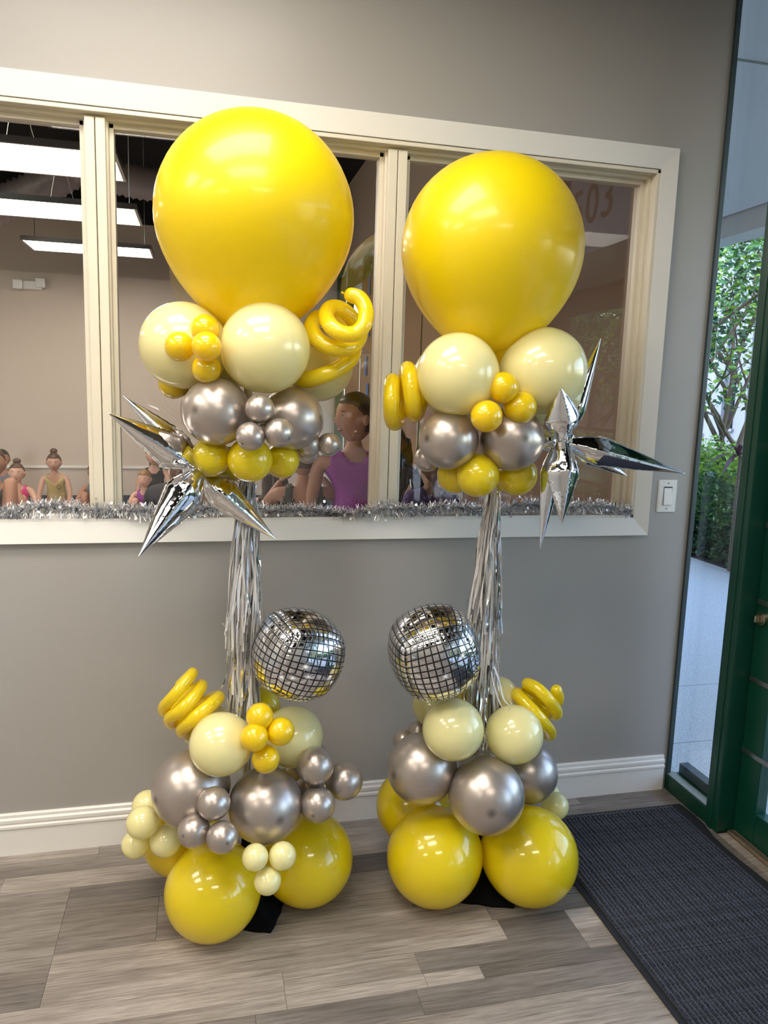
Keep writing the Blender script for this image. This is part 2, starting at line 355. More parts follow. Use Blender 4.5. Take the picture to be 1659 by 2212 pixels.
for (a, b_) in ((-1.2, -.36), (-.262, .576), (.681, 1.548), (ox0, -1.298)):
    MB().box((a, .074, oz0+.01), (b_, .079, 2.336)).build('pane', MAT['window_glass'], w1)

# ---- storefront on the right
def green(name, a, b_, parent, bev=.003, m='green_metal', **k): return MB().box(a, b_).build(name, MAT[m], parent, bevel=bev, **k)
w2 = empty('window_2', (XR, -.13, 0)); tagg(w2, kind='structure')
green('frame_sill', (1.83, -.27, -.0), (1.90, .0, .062), w2)
green('sill_ledge', (1.835, -.268, .062), (1.872, .0, .067), w2, .001, 'dirty_sill')
green('frame_stop', (1.895, -.27, .062), (1.935, .0, .10), w2, .001, 'dark_gasket')
green('frame_jamb', (1.831, -.012, 0), (1.850, .0, RH), w2, .002, 'dark_gasket')
MB().box((1.878, -.275, .06), (1.884, .0, RH)).build('pane', MAT['clear_glass'], w2)
green('frame_post', (1.825, -.335, 0), (1.935, -.268, RH), w2, .004)
green('post_cover', (1.822, -.31, 0), (1.826, -.285, RH), w2, .001)

d1 = empty('door_1', (1.90, -.8, 0)); tagg(d1, kind='structure')
DX0, DX1 = 1.893, 1.937; DY0, DY1 = -.342, -1.25
green('stile', (DX0, DY0, .012), (DX1, DY0-.10, 2.10), d1)
green('stile', (DX0, DY1+.10, .012), (DX1, DY1, 2.10), d1)
green('bottom_rail', (DX0, DY1+.1, .012), (DX1, DY0-.10, .13), d1)
green('top_rail', (DX0, DY1+.1, 2.0), (DX1, DY0-.10, 2.10), d1)
MB().box((1.912, DY1+.1, .13), (1.918, DY0-.1, 2.0)).build('pane', MAT['clear_glass'], d1)
for z_ in (.33, .60, .88, 1.15, 1.42, 1.69):
    green('glazing_bar', (DX0-.004, DY1+.02, z_-.009), (DX0+.002, DY0-.003, z_+.009), d1, .001, 'alu')
lk = MB().tube([(DX0, -.375, .825), (DX0-.010, -.375, .825)], [.024, .024], 24).tube([(DX0-.010, -.375, .825), (DX0-.016, -.375, .825)], [.019, .017], 24).build('deadbolt', MAT['brass'], d1, smooth=False)
MB().box((DX0-.034, -.380, .812), (DX0-.016, -.370, .838)).build('thumb_turn', MAT['brass'], lk, bevel=.003)
green('threshold', (1.868, DY1, 0), (1.95, DY0, .011), d1, .003, 'threshold')
for q in (1.874, 1.882): green('threshold_rib', (q, DY1, .011), (q+.003, DY0, .014), d1, .001, 'alu')
MB().box((XR, DY1, -.006), (1.868, DY0, 0)).build('plank', MAT['vinyl_plank'], fl).color = LT
green('head_beam', (1.825, DY1-.05, 2.10), (1.935, DY0, 2.27), d1)
green('frame_post', (1.825, DY1-.10, 0), (1.935, DY1-.0, RH), d1)
MB().box((1.878, DY1, 2.27), (1.884, DY0, RH)).build('transom_pane', MAT['clear_glass'], d1)
def text(body, loc, size, rot, m, parent, name, ext=.002):
    c = bpy.data.curves.new(name, 'FONT'); c.body = body; c.size = size; c.extrude = ext; c.align_x = 'CENTER'
    o = bpy.data.objects.new(name, c); COL.objects.link(o); c.materials.append(m); o.rotation_euler = rot
    o.parent = parent; o.location = Vector(loc)-(Vector(parent.location) if parent and parent.type == 'EMPTY' else Vector((0, 0, 0)))
    me = bpy.data.meshes.new_from_object(o); q = bpy.data.objects.new(name, me); COL.objects.link(q); q.parent = parent; q.rotation_euler = rot; q.location = o.location; bpy.data.objects.remove(o)
    if not me.materials: me.materials.append(m)
    return q
for i, ch in enumerate('503'):
    text(ch, (1.891, -1.07+i*.15, 2.44), .27, (math.pi/2, 0, math.pi/2), MAT['kraft'], d1, 'address_digit')
w3 = empty('window_3', (XR, -3, 0)); tagg(w3, kind='structure')
green('frame_sill', (1.83, -5.2, 0), (1.93, DY1-.1, .062), w3)
for yy in (-2.4, -3.5, -4.6): green('frame_post', (1.825, yy-.05, 0), (1.935, yy, RH), w3)
green('frame_beam', (1.83, -5.2, 2.10), (1.93, DY1-.1, 2.2), w3)
for (ya, yb) in ((-1.35, -2.4), (-2.45, -3.5), (-3.55, -4.6)):
    MB().box((1.878, yb, .06), (1.884, ya, RH)).build('pane', MAT['clear_glass'], w3)

# lobby lights
def panel(name, x, y, z, lx, ly, mt, label, group=None, cables=False):
    t = empty(name, (x, y, z)); tagg(t, label, 'ceiling light', group)
    MB().box((x-lx/2, y-ly/2, z), (x+lx/2, y+ly/2, z+.005)).build('diffuser', MAT[mt], t)
    fr = .022
    MB().box((x-lx/2-fr, y-ly/2-fr, z-.004), (x+lx/2+fr, y-ly/2, z+.04)).box((x-lx/2-fr, y+ly/2, z-.004), (x+lx/2+fr, y+ly/2+fr, z+.04)).box((x-lx/2-fr, y-ly/2, z-.004), (x-lx/2, y+ly/2, z+.04)).box((x+lx/2, y-ly/2, z-.004), (x+lx/2+fr, y+ly/2, z+.04)).box((x-lx/2, y-ly/2, z+.03), (x+lx/2, y+ly/2, z+.04)).build('frame', MAT['alu'], t)
    if cables:
        c = MB()
        for sx in (-.45, .45):
            c.tube([(x+sx*lx, y, z+.04), (x+sx*lx, y, 4.19)], .004, 5)
            c.tube([(x+sx*lx*.2, y+.1, z+.04), (x, y, z+.5)], .003, 5)
        c.build('cable', MAT['alu'], t)
    return t
for x, y, lb in ((-.25, -1.0, 'rectangular ceiling light over the balloon columns'), (-.25, -2.0, 'rectangular ceiling light over the middle of the lobby'), (-2.3, -1.0, 'rectangular ceiling light in the lobby corner beside the wall'), (-2.3, -2.0, 'rectangular ceiling light near the lobby side wall'), (.35, -3.9, 'added rectangular fill light at the unseen front of the lobby'), (-2.6, -3.9, 'added rectangular fill light in the unseen front corner of the lobby')):  # the last two panels are added behind the camera for frontal fill
    panel('ceiling_light', x, y, 3.03, 1.18, .56, 'panel_light', lb, 'lobby ceiling lights', True)

# ================================================================== STUDIO BEHIND THE GLASS
SX0, SX1, SY1 = -6.0, 1.82, 8.0
MB().box((SX0, WT, -.05), (SX1, SY1, 0)).build('floor_studio', MAT['studio_floor'], kind='structure')
MB().box((SX0, SY1, 0), (SX1+.1, SY1+.1, 3.62)).build('wall_studio_back', MAT['studio_paint'], kind='structure')
MB().box((SX0, SY1, 3.62), (SX1+.1, SY1+.1, 4.3)).build('trim_1', MAT['black_ceiling'], kind='structure')
MB().box((SX0-.1, WT, 0), (SX0, SY1, 4.2)).build('wall_studio_left', MAT['studio_paint'], kind='structure')
MB().box((SX0, WT, 4.2), (SX1+.1, SY1+.1, 4.28)).build('ceiling_studio', MAT['black_ceiling'], kind='structure')
MB().box((SX0, SY1-.015, 0), (SX1, SY1, .14)).build('baseboard_studio', MAT['studio_base'], kind='structure')
MB().box((SX0, SY1-.03, .50), (SX1, SY1, .53)).build('trim_2', MAT['barre_white'], kind='structure')
# papered storefront of the studio
w4 = empty('window_4', (SX1, 4, 0)); tagg(w4, kind='structure')
MB().box((SX1, WT, 3.22), (SX1+.06, SY1, 4.2)).build('wall_studio_right', MAT['studio_paint'], kind='structure')
MB().box((SX1-.02, WT, 3.12), (SX1+.06, SY1, 3.22)).build('frame_head', MAT['olive_metal'], w4)
MB().box((SX1-.01, WT, 2.86), (SX1+.05, SY1, 2.93)).build('frame_rail', MAT['olive_metal'], w4)
ys = [.16, 1.3, 2.5, 3.7, 4.9, 6.25, 7.2, 7.98]
for i, yy in enumerate(ys):
    MB().box((SX1-.03, yy-.04, 0), (SX1+.05, yy+.04, 3.12)).build('frame_post', MAT['olive_metal'], w4)
rr = random.Random(3)
for i in range(len(ys)-1):
    a, b_ = ys[i]+.04, ys[i+1]-.04
    MB().box((SX1+.03, a, .0), (SX1+.036, b_, 3.12)).build('pane', MAT['clear_glass'], w4)
    if i != 6:
        n = 6; h = 2.52 if i == 5 else 2.86
        v = []; 
        for q in range(n+1):
            yq = a-.03+(b_-a+.06)*q/n
            for z_ in (0, h/2, h): v.append((SX1-.035+rr.uniform(-.006, .006), yq, z_+(rr.uniform(-.04, .04) if z_ == h else 0)))
        MB().add(v, [(q*3+j, q*3+j+1, q*3+3+j+1, q*3+3+j) for q in range(n) for j in range(2)]).build('kraft_paper', MAT['kraft'], w4, smooth=True)
for (px, py) in ((796, 705), (789, 790), (797, 615), (812, 606), (792, 850)):
    p = at(px, py, x=SX1-.05)
    MB().box((SX1-.05, p.y-.05, p.z-.11), (SX1-.046, p.y+.03, p.z+.11)).build('tape', MAT['blue_tape'], w4)
for i, (x, y) in enumerate(((-1.15, 6.33), (-1.15, 4.56), (-1.15, 3.05))):
    panel('studio_light', x, y, 3.0, 1.22, (.56, .62, .64)[i], 'studio_light', ('suspended rectangular light panel in the studio, lowest in the view above the emergency light', 'suspended rectangular light panel in the studio, middle of the three', 'suspended rectangular light panel in the studio, topmost and largest in view')[i], 'studio light panels', True)
for x, y, lb in ((-4.2, 5.4, 'studio light panel beyond the frame, nearer the back wall'), (-4.2, 3.0, 'studio light panel beyond the frame, nearer the viewing window')):
    panel('studio_light', x, y, 3.0, 1.22, .6, 'studio_light', lb, 'studio light panels', True)
# ducts
def duct(p0, p1, r, label):
    p0, p1 = Vector(p0), Vector(p1); n = int((p1-p0).length/.03); pts = []; rad = []
    for i in range(n+1):
        t = i/n; pts.append(p0.lerp(p1, t)+Vector((0, 0, -.12*math.sin(math.pi*t)))); rad.append(r*(1+.07*(1 if i % 2 else -1)+.03*noise.noise(Vector((t*30, 0, r)))))
    MB().tube(pts, rad, 20).build('flexible_duct', MAT['duct_foil'], smooth=True, label=label, cat='duct')
duct(at(-160, 470, y=5.6), at(190, 345, y=5.5), .16, 'wrinkled flexible duct under the black ceiling behind the leftmost pane')
duct(at(150, 350, y=5.4), at(520, 392, y=5.4), .15, 'wrinkled flexible duct under the black ceiling beside the left giant balloon')
# emergency light
p = at(65, 616, y=SY1-.04); em = empty('emergency_light', p); tagg(em, 'white twin-head emergency light on the studio back wall', 'emergency light')
MB().box((p.x-.10, SY1-.07, p.z-.05), (p.x+.14, SY1, p.z+.05)).build('housing', MAT['barre_white'], em, bevel=.008)
for sx, tz in ((-.13, 0), (.13, .03)):
    MB().box((p.x+sx-.055, SY1-.13, p.z+tz-.06), (p.x+sx+.055, SY1-.05, p.z+tz+.055)).build('lamp_head', MAT['switch_plastic'], em, bevel=.012)

# ================================================================== OUTSIDE
gr = MB().box((1.93, -20, -.12), (30, 20, -.045)).build('pavement', MAT['soil'], kind='structure')
ysl = [-20, -12, -9, -6, -3.5, -2.1, -.9, .388, 1.03, 4.1, 9, 20]
for i in range(len(ysl)-1):
    MB().box((1.94, ysl[i]+.004, -.05), (4.98, ysl[i+1]-.004, -.02)).build('slab', MAT['concrete'], gr)
so = MB().box((1.94, -15, 3.03), (4.0, 9.4, 3.09)).build('soffit', MAT['stucco'], kind='structure')
MB().box((4.02, -15, 2.87), (4.25, 9.4, 3.4)).build('fascia_beam', MAT['stucco'], kind='structure')
q1, q2 = at(1600, 132, z=3.025), at(1655, 139, z=3.025)
MB().box((1.95, (q1.y+q2.y)/2-.006, 3.026), (4.0, (q1.y+q2.y)/2+.006, 3.032)).build('soffit_joint', MAT['alu'], so)
MB().box((4.98, -20, -.05), (7.6, 20, -.01)).build('planting_bed', MAT['soil'], kind='structure')
def leaves(n, fn, lo, hi, rnd, mats=3):
    m = MB()
    for _ in range(n):
        c, mi = fn(rnd); l = rnd.uniform(lo, hi); w = l*.45
        d = Vector((rnd.gauss(0, 1), rnd.gauss(0, 1), rnd.gauss(0, .6))).normalized(); e = d.cross(Vector((rnd.gauss(0, 1), rnd.gauss(0, 1), rnd.gauss(0, 1)))).normalized()
        nn = d.cross(e)*w*.25
        m.add([c-d*l, c+e*w-nn*.5, c+d*l, c-e*w-nn*.5, c+nn], [(0, 1, 4), (1, 2, 4), (2, 3, 4), (3, 0, 4)], mi)
    return m
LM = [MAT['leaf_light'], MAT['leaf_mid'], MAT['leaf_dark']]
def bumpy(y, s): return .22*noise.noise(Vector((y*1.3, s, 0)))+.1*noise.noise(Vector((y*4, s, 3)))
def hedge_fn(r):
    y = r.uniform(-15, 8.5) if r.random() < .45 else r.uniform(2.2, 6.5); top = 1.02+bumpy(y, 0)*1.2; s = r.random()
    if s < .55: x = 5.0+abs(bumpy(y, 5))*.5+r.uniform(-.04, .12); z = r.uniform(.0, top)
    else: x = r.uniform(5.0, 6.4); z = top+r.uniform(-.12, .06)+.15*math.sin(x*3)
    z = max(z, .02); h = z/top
    return Vector((x, y, z)), (0 if h > .8 and r.random() < .8 else 1 if h > .35 and r.random() < .6 else 2)  # pale top and dark base leaves paint sun and shade into the hedge
hg = empty('hedge', (5.6, 5, 0)); tagg(hg, 'dense green hedge with sunlit top behind the pavement outside', 'hedge')
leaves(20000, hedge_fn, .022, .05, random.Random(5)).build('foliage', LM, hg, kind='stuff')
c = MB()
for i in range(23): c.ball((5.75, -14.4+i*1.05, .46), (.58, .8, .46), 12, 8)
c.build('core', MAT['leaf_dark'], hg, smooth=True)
# tree
tr = empty('tree', (6.2, 4.6, 0)); tagg(tr, 'slender leafy tree with crooked bare lower branches above the hedge', 'tree')
T0 = at(1618, 985, x=6.2); T0.z = 0; base = Vector((6.2, T0.y, 0)); rn = random.Random(11)
tm = MB(); ends = []
def branch(p, d, l, r, lev):
    pts = [p.copy()]; rad = [r]; q = p.copy(); dd = d.copy()
    for i in range(6):
        dd = (dd+Vector((rn.gauss(0, .16), rn.gauss(0, .16), .05))).normalized(); q = q+dd*l/6; pts.append(q.copy()); rad.append(r*(1-.09*(i+1)))
        if lev < 3 and i > 0 and rn.random() < .55:
            branch(q.copy(), (dd+Vector((rn.gauss(0, .6), rn.gauss(0, .6), rn.gauss(.1, .3)))).normalized(), l*.62, r*.55, lev+1)
        if lev >= 1: ends.append(q.copy())
    tm.tube(pts, rad, 7)
branch(base, Vector((-.1, .05, 1)), 2.2, .05, 0); branch(base+Vector((0, .05, 0)), Vector((-.2, .4, 1)).normalized(), 2.4, .045, 0); branch(base, Vector((-.3, -.3, 1)).normalized(), 2.4, .04, 0)
tm.build('trunk', MAT['bark'], tr, smooth=True)
def crown_fn(r):
    if r.random() < .55:
        e = r.choice(ends); v = e+Vector((r.gauss(0, .22), r.gauss(0, .22), r.gauss(0, .2)))
    else:
        v = base+Vector((r.gauss(-.2, .7), r.gauss(.1, 1.0), r.gauss(3.25, .38)))
    if v.z < 1.5: v.z = 1.5+r.random()*1.5
    return v, r.choice((0, 1, 1, 2, 2))
leaves(7000, crown_fn, .03, .06, random.Random(6)).build('crown', LM, tr, kind='stuff')
for (x_, y_, a_, lb) in ((6.1, -7.6, 2.0, 'leafy tree outside far along the shopfront'), (7.4, -11.5, 4.0, 'leafy tree outside, furthest along the shopfront')):
    t2 = tr.copy(); COL.objects.link(t2); t2['label'] = lb; t2.location = (x_, y_, 0); t2.rotation_euler = (0, 0, a_)
    for ch in tr.children:
        if ch.name.split('.')[0] in ('trunk', 'crown'):
            c2 = ch.copy(); COL.objects.link(c2); c2.parent = t2
# purple spiky plant
pp = empty('cordyline', at(1600, 1000, x=4.93)); tagg(pp, 'dark purple spiky-leaved plant in front of the hedge by the door post', 'plant')
pc = at(1594, 985, x=4.85)
for i in range(16):
    a = rn.uniform(0, 6.28); el = rn.uniform(-.1, 1.2); l = rn.uniform(.28, .42); d = Vector((math.cos(a)*math.cos(el), math.sin(a)*math.cos(el), math.sin(el)))
    s_ = d.cross(Vector((0, 0, 1))).normalized(); v = []
    for k in range(7):
        t = k/6; w = .022*math.sin(math.pi*min(1, t*.9+.1)); q = pc+d*l*t+Vector((0, 0, -.22*t*t)); v += [q-s_*w, q+s_*w+Vector((0, 0, .004))]
    MB().add(v, [(2*k, 2*k+1, 2*k+3, 2*k+2) for k in range(6)]).build('leaf', MAT['leaf_purple'], pp, smooth=True)
MB().tube([(pc.x+.03, pc.y, 0), (pc.x+.03, pc.y, pc.z)], .018, 8).build('stem', MAT['bark'], pp)
fb = empty('brown_house', (6, -17, 0)); tagg(fb, 'low tan building with a brown tiled roof far along the path', 'building')
MB().box((2.2, -19, 0), (14, -17, 2.6)).build('facade', MAT['kraft'], fb)
MB().prism([(-16.6, 2.5), (-19.5, 4.2), (-19.5, 2.5)], 'x', 2.0, 14.5).build('roof', MAT['bark'], fb)
# white building
BX = 11.0
bd = empty('building', (BX, 10, 0)); tagg(bd, 'white building with tall dark windows and a pitched gable beyond the hedge', 'building')
MB().box((BX, 2, 0), (BX+.4, 26, 5.2)).build('facade', MAT['building_white_dimmed'], bd)
g1, g2 = at(1530, 600, x=BX-.3), at(1659, 720, x=BX-.3)
MB().prism([(6.5, 5.0), (10.6, 6.6), (14.6, 5.0), (14.6, 5.25), (10.6, 6.9), (6.5, 5.25)], 'x', BX-.5, BX+.4).prism([(6.9, 5.0), (10.6, 6.5), (14.2, 5.0)], 'x', BX-.1, BX+.4).build('gable', MAT['building_white_dimmed'], bd)
for (a, b_, t, bt) in ((1505, 1533, 750, 935), (1567, 1592, 800, 925), (1606, 1628, 810, 920), (1648, 1668, 820, 915)):
    A = at(a, bt, x=BX-.02); B = at(b_, t, x=BX-.02)
    fo = MB().box((BX-.03, B.y, A.z), (BX+.02, A.y, B.z)).build('window', MAT['dark_glass'], bd)
    MB().box((BX-.06, B.y-.05, A.z-.06), (BX-.0, A.y+.05, A.z)).build('window_ledge', MAT['building_white_dimmed'], fo)
for px in (1550, 1602, 1638):
    A = at(px, 900, x=BX-.1); MB().box((BX-.12, A.y-.12, 0), (BX, A.y+.12, 5.0)).build('pilaster', MAT['building_white_dimmed'], bd)

# ================================================================== ENTRANCE MAT
m0, m1 = at(1225, 1768, z=0), at(1468, 1740, z=0); m2 = at(1466, 2212, z=0)
ang = math.atan2(m2.x-at(1240, 1905, z=0).x, -(m2.y-at(1240, 1905, z=0).y))
mtt = empty('door_mat', (1.49, -.9, 0)); tagg(mtt, 'long dark charcoal ribbed entrance mat in front of the green door', 'door mat')
MX0, MX1, MY0, MY1 = 1.165, 1.80, -.135, -1.9
v = []; NB = 24
for i in range(NB+1):
    yy = MY0+(MY1-MY0)*i/NB
    xr_ = MX1+.006*math.sin(i*1.1)+(.012 if i < 3 else 0); v += [(MX0, yy, .0), (MX0, yy, .005), (xr_, yy, .005), (xr_, yy, .0)]
MB().add(v, [(4*i+j, 4*i+j+1, 4*i+5+j, 4*i+4+j) for i in range(NB) for j in range(3)]+[(0, 3, 2, 1), (4*NB, 4*NB+1, 4*NB+2, 4*NB+3)]).build('backing', MAT['rubber'], mtt)
x = MX0+.028; NR = 0
rng_ = random.Random(9); me_ribs = []
while x < MX1-.03 and NR < 60:
    pts = []; rad = []; n = 150; ya, yb = MY0-.022, MY1+.02
    for i in range(n+1):
        t = i/n; pts.append((0, ya+(yb-ya)*t, .0)); rad.append(.0074*(1+rng_.uniform(-.14, .14)))
    if len(me_ribs) < 7: mb = MB(); mb.tube(pts, rad, 6); me_ribs.append(mb.mesh('rib', MAT['mat_carpet'], True))
    me_rib = me_ribs[NR*3 % len(me_ribs)]
    o = bpy.data.objects.new('rib', me_rib); COL.objects.link(o); o.parent = mtt
    o.location = Vector((x+.002*math.sin(NR*1.7), 0, .0075))-mtt.location; x += .0152; NR += 1

# ================================================================== LIGHT SWITCH
sp = at(1440, 1071, y=0); sw = empty('light_switch', (sp.x, 0, sp.z)); tagg(sw, 'white rocker light switch on the wall beside the window casing', 'light switch')
MB().prism([(sp.x-.040, 0), (sp.x+.040, 0), (sp.x+.037, -.006), (sp.x-.037, -.006)], 'z', sp.z-.062, sp.z+.062).build('wall_plate', MAT['switch_plastic'], sw, bevel=.002)
MB().box((sp.x-.018, -.0068, sp.z-.036), (sp.x+.018, -.005, sp.z+.036)).build('rocker_frame', MAT['dark_gasket'], sw)
MB().prism([(-.0065, sp.z-.034), (-.0125, sp.z-.034), (-.0065, sp.z+.034)], 'x', sp.x-.0165, sp.x+.0165).build('rocker', MAT['switch_plastic'], sw)
for s_ in (-1, 1): MB().tube([(sp.x, -.006, sp.z+s_*.049), (sp.x, -.0075, sp.z+s_*.049)], .003, 10).build('screw', MAT['alu'], sw)

# ================================================================== BALLOONS
def outline(c, r):
    v = (CAM-c); d = v.length; v.normalize(); ca = r/d; sa = math.sqrt(1-ca*ca)
    a = v.orthogonal().normalized(); b = v.cross(a); xs = []; ys_ = []
    for i in range(24):
        q = 2*math.pi*i/24; P = c+(v*ca+(a*math.cos(q)+b*math.sin(q))*sa)*r
        x, y = project(P); xs.append(x); ys_.append(y)
    return min(xs), max(xs), min(ys_), max(ys_)
def fit(px, py, rp, y):
    tx, ty = px, py; c = at(px, py, y=y); r = rp*(c-CAM).dot(fw)/F
    for _ in range(6):
        x0, x1, y0, y1 = outline(c, r); tx += px-(x0+x1)/2; ty += py-(y0+y1)/2
        r *= 2*rp/(((x1-x0)+(y1-y0))/2); c = at(tx, ty, y=y)
    return c, r
def fit_floor(px, py, rp):
    a, b = -1.2, -.05
    for _ in range(24):
        m = (a+b)/2; c, r = fit(px, py, rp, m)
        if c.z-r < 0: b = m
        else: a = m
    return c, r
def unit_balloon(mt, pear=1.0, nu=48, nv=32):
    vv = []; 
    for i in range(nv+1):
        t = math.pi*i/nv; z = math.cos(t); rr_ = math.sin(t)
        if z < 0:
            k = -z; z = -(k*(1+.07*pear*k*k)); rr_ *= (1-.03*pear*k*k)
        vv.append((rr_, z))
    prof = vv[:-1]+[(.035, vv[-1][1]-.02), (.03, vv[-1][1]-.05), (.055, vv[-1][1]-.085), (.0, vv[-1][1]-.085)]
    m = MB(); pts = []
    for (r, z) in prof:
        for j in range(nu): q = 2*math.pi*j/nu; pts.append((r*math.cos(q), r*math.sin(q), z))
    m.add(pts, [(i*nu+j, (i+1)*nu+j, (i+1)*nu+(j+1) % nu, i*nu+(j+1) % nu) for i in range(len(prof)-1) for j in range(nu)])
    return m.mesh('balloon', mt, True)
UB = {'y': unit_balloon(MAT['latex_yellow']), 'g': unit_balloon(MAT['latex_golden']), 'p': unit_balloon(MAT['latex_pale']), 's': unit_balloon(MAT['latex_silver']), 'Y': unit_balloon(MAT['latex_giant'], 2.2)}
AX = {'L': Vector((.120, -.42, 0)), 'R': Vector((.850, -.42, 0))}
def balloon(col, px, py, rp, y, c, label, group=None, name='balloon', tail=None):
    if y is None: C, r = fit_floor(px, py, rp)
    else: C, r = fit(px, py, rp, AX[col].y+y)
    o = bpy.data.objects.new(name, UB[c]); COL.objects.link(o); o.location = C; o.scale = (r, r, r)
    if tail == 'down': d = Vector((0, .05, 1))
    elif tail is not None: d = C-at(tail[0], tail[1], y=AX[col].y+tail[2])
    else:
        A = AX[col]; d = C-Vector((A.x, A.y, C.z-.01))
    o.rotation_euler = d.normalized().to_track_quat('Z', 'Y').to_euler()
    tagg(o, label, 'balloon', group); return o, C, r
BG = 'large pearl silver balloons'
B = balloon
# --- left column, upper cluster
B('L', 547, 461, 224, 0, 'Y', 'giant yellow balloon on top of the left column', name='giant_balloon', tail='down')
B('L', 395, 746, 96, -.03, 'p', 'pale yellow balloon under the left giant, at its outer side behind four small ones')
B('L', 572, 751, 99, -.12, 'p', 'large pale yellow balloon front and centre under the left giant balloon')
B('L', 684, 788, 79, .07, 'p', 'pale yellow balloon behind the curled balloon, left column upper tier')
B('L', 478, 770, 76, .06, 'p', 'pale yellow balloon mostly hidden between the two big pale ones')
mq = 'small golden balloons clustered under the left giant'
T = (428, 755, -.10)
B('L', 388, 748, 33, -.13, 'g', 'small golden balloon, outermost of the upper-left cluster', mq, tail=T)
B('L', 443, 711, 32, -.13, 'g', 'small golden balloon, topmost of the upper-left cluster', mq, tail=T)
B('L', 446, 749, 33, -.19, 'g', 'small golden balloon in front, centre of the upper-left cluster', mq, tail=T)
B('L', 446, 797, 32, -.14, 'g', 'small golden balloon, lowest of the upper-left cluster, above the silver balloon', mq, tail=T)
B('L', 375, 829, 33, -.01, 'g', 'small golden balloon peeking out beneath the outer pale balloon')
B('L', 467, 889, 74, -.11, 's', 'large silver balloon beside the foil star, left column upper tier', BG)
B('L', 631, 904, 68, -.07, 's', 'large silver balloon right of the small silver trio, upper left column', BG)
B('L', 461, 887, 72, .03, 's', 'large silver balloon hidden behind the one beside the foil star', BG)
sg = 'small silver balloons on the upper left column'; T = (570, 918, -.16)
B('L', 561, 883, 32, -.19, 's', 'small silver balloon, top of the upper left column trio', sg, tail=T)
B('L', 541, 943, 32, -.20, 's', 'small silver balloon, lower left of the trio above the yellow balloons', sg, tail=T)
B('L', 602, 935, 32, -.20, 's', 'small silver balloon, right one of the upper left column trio', sg, tail=T)
T = (680, 945, -.02)
B('L', 666, 960, 28, -.05, 's', 'small dark silver balloon at the lower right of the large silver one', sg, tail=T)
B('L', 711, 960, 25, -.06, 's', 'small bright silver balloon in front of the woman seen through the glass', sg, tail=T)
B('L', 664, 978, 24, .0, 's', 'small silver balloon, lowest and furthest back of the upper right group', sg, tail=T)
B('L', 677, 920, 21, .02, 's', 'small silver balloon just showing behind the large silver one', sg, tail=T)
yg = 'medium yellow balloons under the silver tier'
B('L', 455, 988, 43, -.07, 'y', 'medium yellow balloon next to the foil star, under the big silver one', yg)
B('L', 540, 993, 49, -.11, 'y', 'medium yellow balloon in front directly above the left fringe', yg)
B('L', 609, 995, 38, -.05, 'y', 'medium yellow balloon right of the front one, upper left column', yg)
B('L', 500, 1002, 38, .05, 'y', 'medium yellow balloon at the back above the left fringe', yg)
B('L', 398, 972, 22, .00, 'y', 'small yellow ball standing in for a reflection between the foil star points')  # added ball in place of a yellow reflection in the foil
# --- left column, lower cluster
B('L', 459, 1926, 110, None, 'y', 'large yellow balloon on the floor, nearest and lowest of all')
B('L', 664, 1857, 102, None, 'y', 'large yellow balloon on the floor, inner side of the left column')
B('L', 392, 1808, 89, .10, 'y', 'large yellow balloon at the back left, behind the pale small balloons')
B('L', 411, 1706, 86, -.09, 's', 'large silver balloon left of centre in the lower left column', BG)
B('L', 573, 1740, 83, -.14, 's', 'large silver balloon front centre in the lower left column', BG)
B('L', 664, 1648, 50, .05, 's', 'silver balloon behind the pale balloon and silver trio, lower left column')
B('L', 477, 1608, 70, -.14, 'p', 'pale yellow balloon under the leaning spiral, lower left column')
B('L', 632, 1592, 67, -.04, 'p', 'pale yellow balloon under the left mirror ball')
B('L', 445, 1570, 54, .06, 'p', 'pale yellow balloon mostly hidden behind the one under the spiral')
B('L', 560, 1528, 46, .06, 'y', 'yellow balloon behind the fringe end, below the left mirror ball')
mq = 'small golden balloons on the lower left column'; T = (572, 1590, -.16)
B('L', 561, 1548, 30, -.19, 'g', 'small golden balloon, topmost of four at the fringe end', mq, tail=T)
B('L', 606, 1580, 31, -.20, 'g', 'small golden balloon, right one of four, before a pale balloon', mq, tail=T)
B('L', 549, 1593, 31, -.22, 'g', 'small golden balloon, left front one of four, lower left column', mq, tail=T)
B('L', 574, 1640, 31, -.20, 'g', 'small golden balloon, lowest of four, above a large silver balloon', mq, tail=T)
sg = 'small silver balloons on the lower left column'; T = (455, 1780, -.17)
B('L', 462, 1736, 37, -.22, 's', 'small silver balloon, top of the front trio between the big silvers', sg, tail=T)
B('L', 419, 1796, 37, -.22, 's', 'small silver balloon, left of the front trio', sg, tail=T)
B('L', 480, 1809, 36, -.26, 's', 'small silver balloon, lower right of the front trio on the yellow balloon', sg, tail=T)
T = (705, 1690, -.08)
B('L', 681, 1655, 41, -.14, 's', 'small silver balloon, top one of the trio jutting to the right', sg, tail=T)
B('L', 744, 1687, 41, -.10, 's', 'small silver balloon, furthest right of the lower left column', sg, tail=T)
B('L', 686, 1738, 39, -.17, 's', 'small silver balloon, bottom one of the trio jutting to the right', sg, tail=T)
B('L', 668, 1705, 34, -.03, 's', 'small silver balloon hidden behind the trio jutting to the right', sg, tail=T)
pg = 'small pale balloons on the lower left column'; T = (580, 1868, -.20)
B('L', 551, 1852, 30, -.27, 'p', 'small pale balloon, left of the front trio over the black base', pg, tail=T)
B('L', 610, 1849, 31, -.26, 'p', 'small pale balloon, right of the front trio over the black base', pg, tail=T)
B('L', 578, 1903, 31, -.27, 'p', 'small pale balloon, lowest of the front trio over the black base', pg, tail=T)
T = (320, 1790, -.02)
B('L', 318, 1740, 34, .02, 'p', 'small pale balloon, topmost of four at the far left side', pg, tail=T)
B('L', 308, 1777, 37, -.07, 'p', 'small pale balloon, front one of four at the far left side', pg, tail=T)
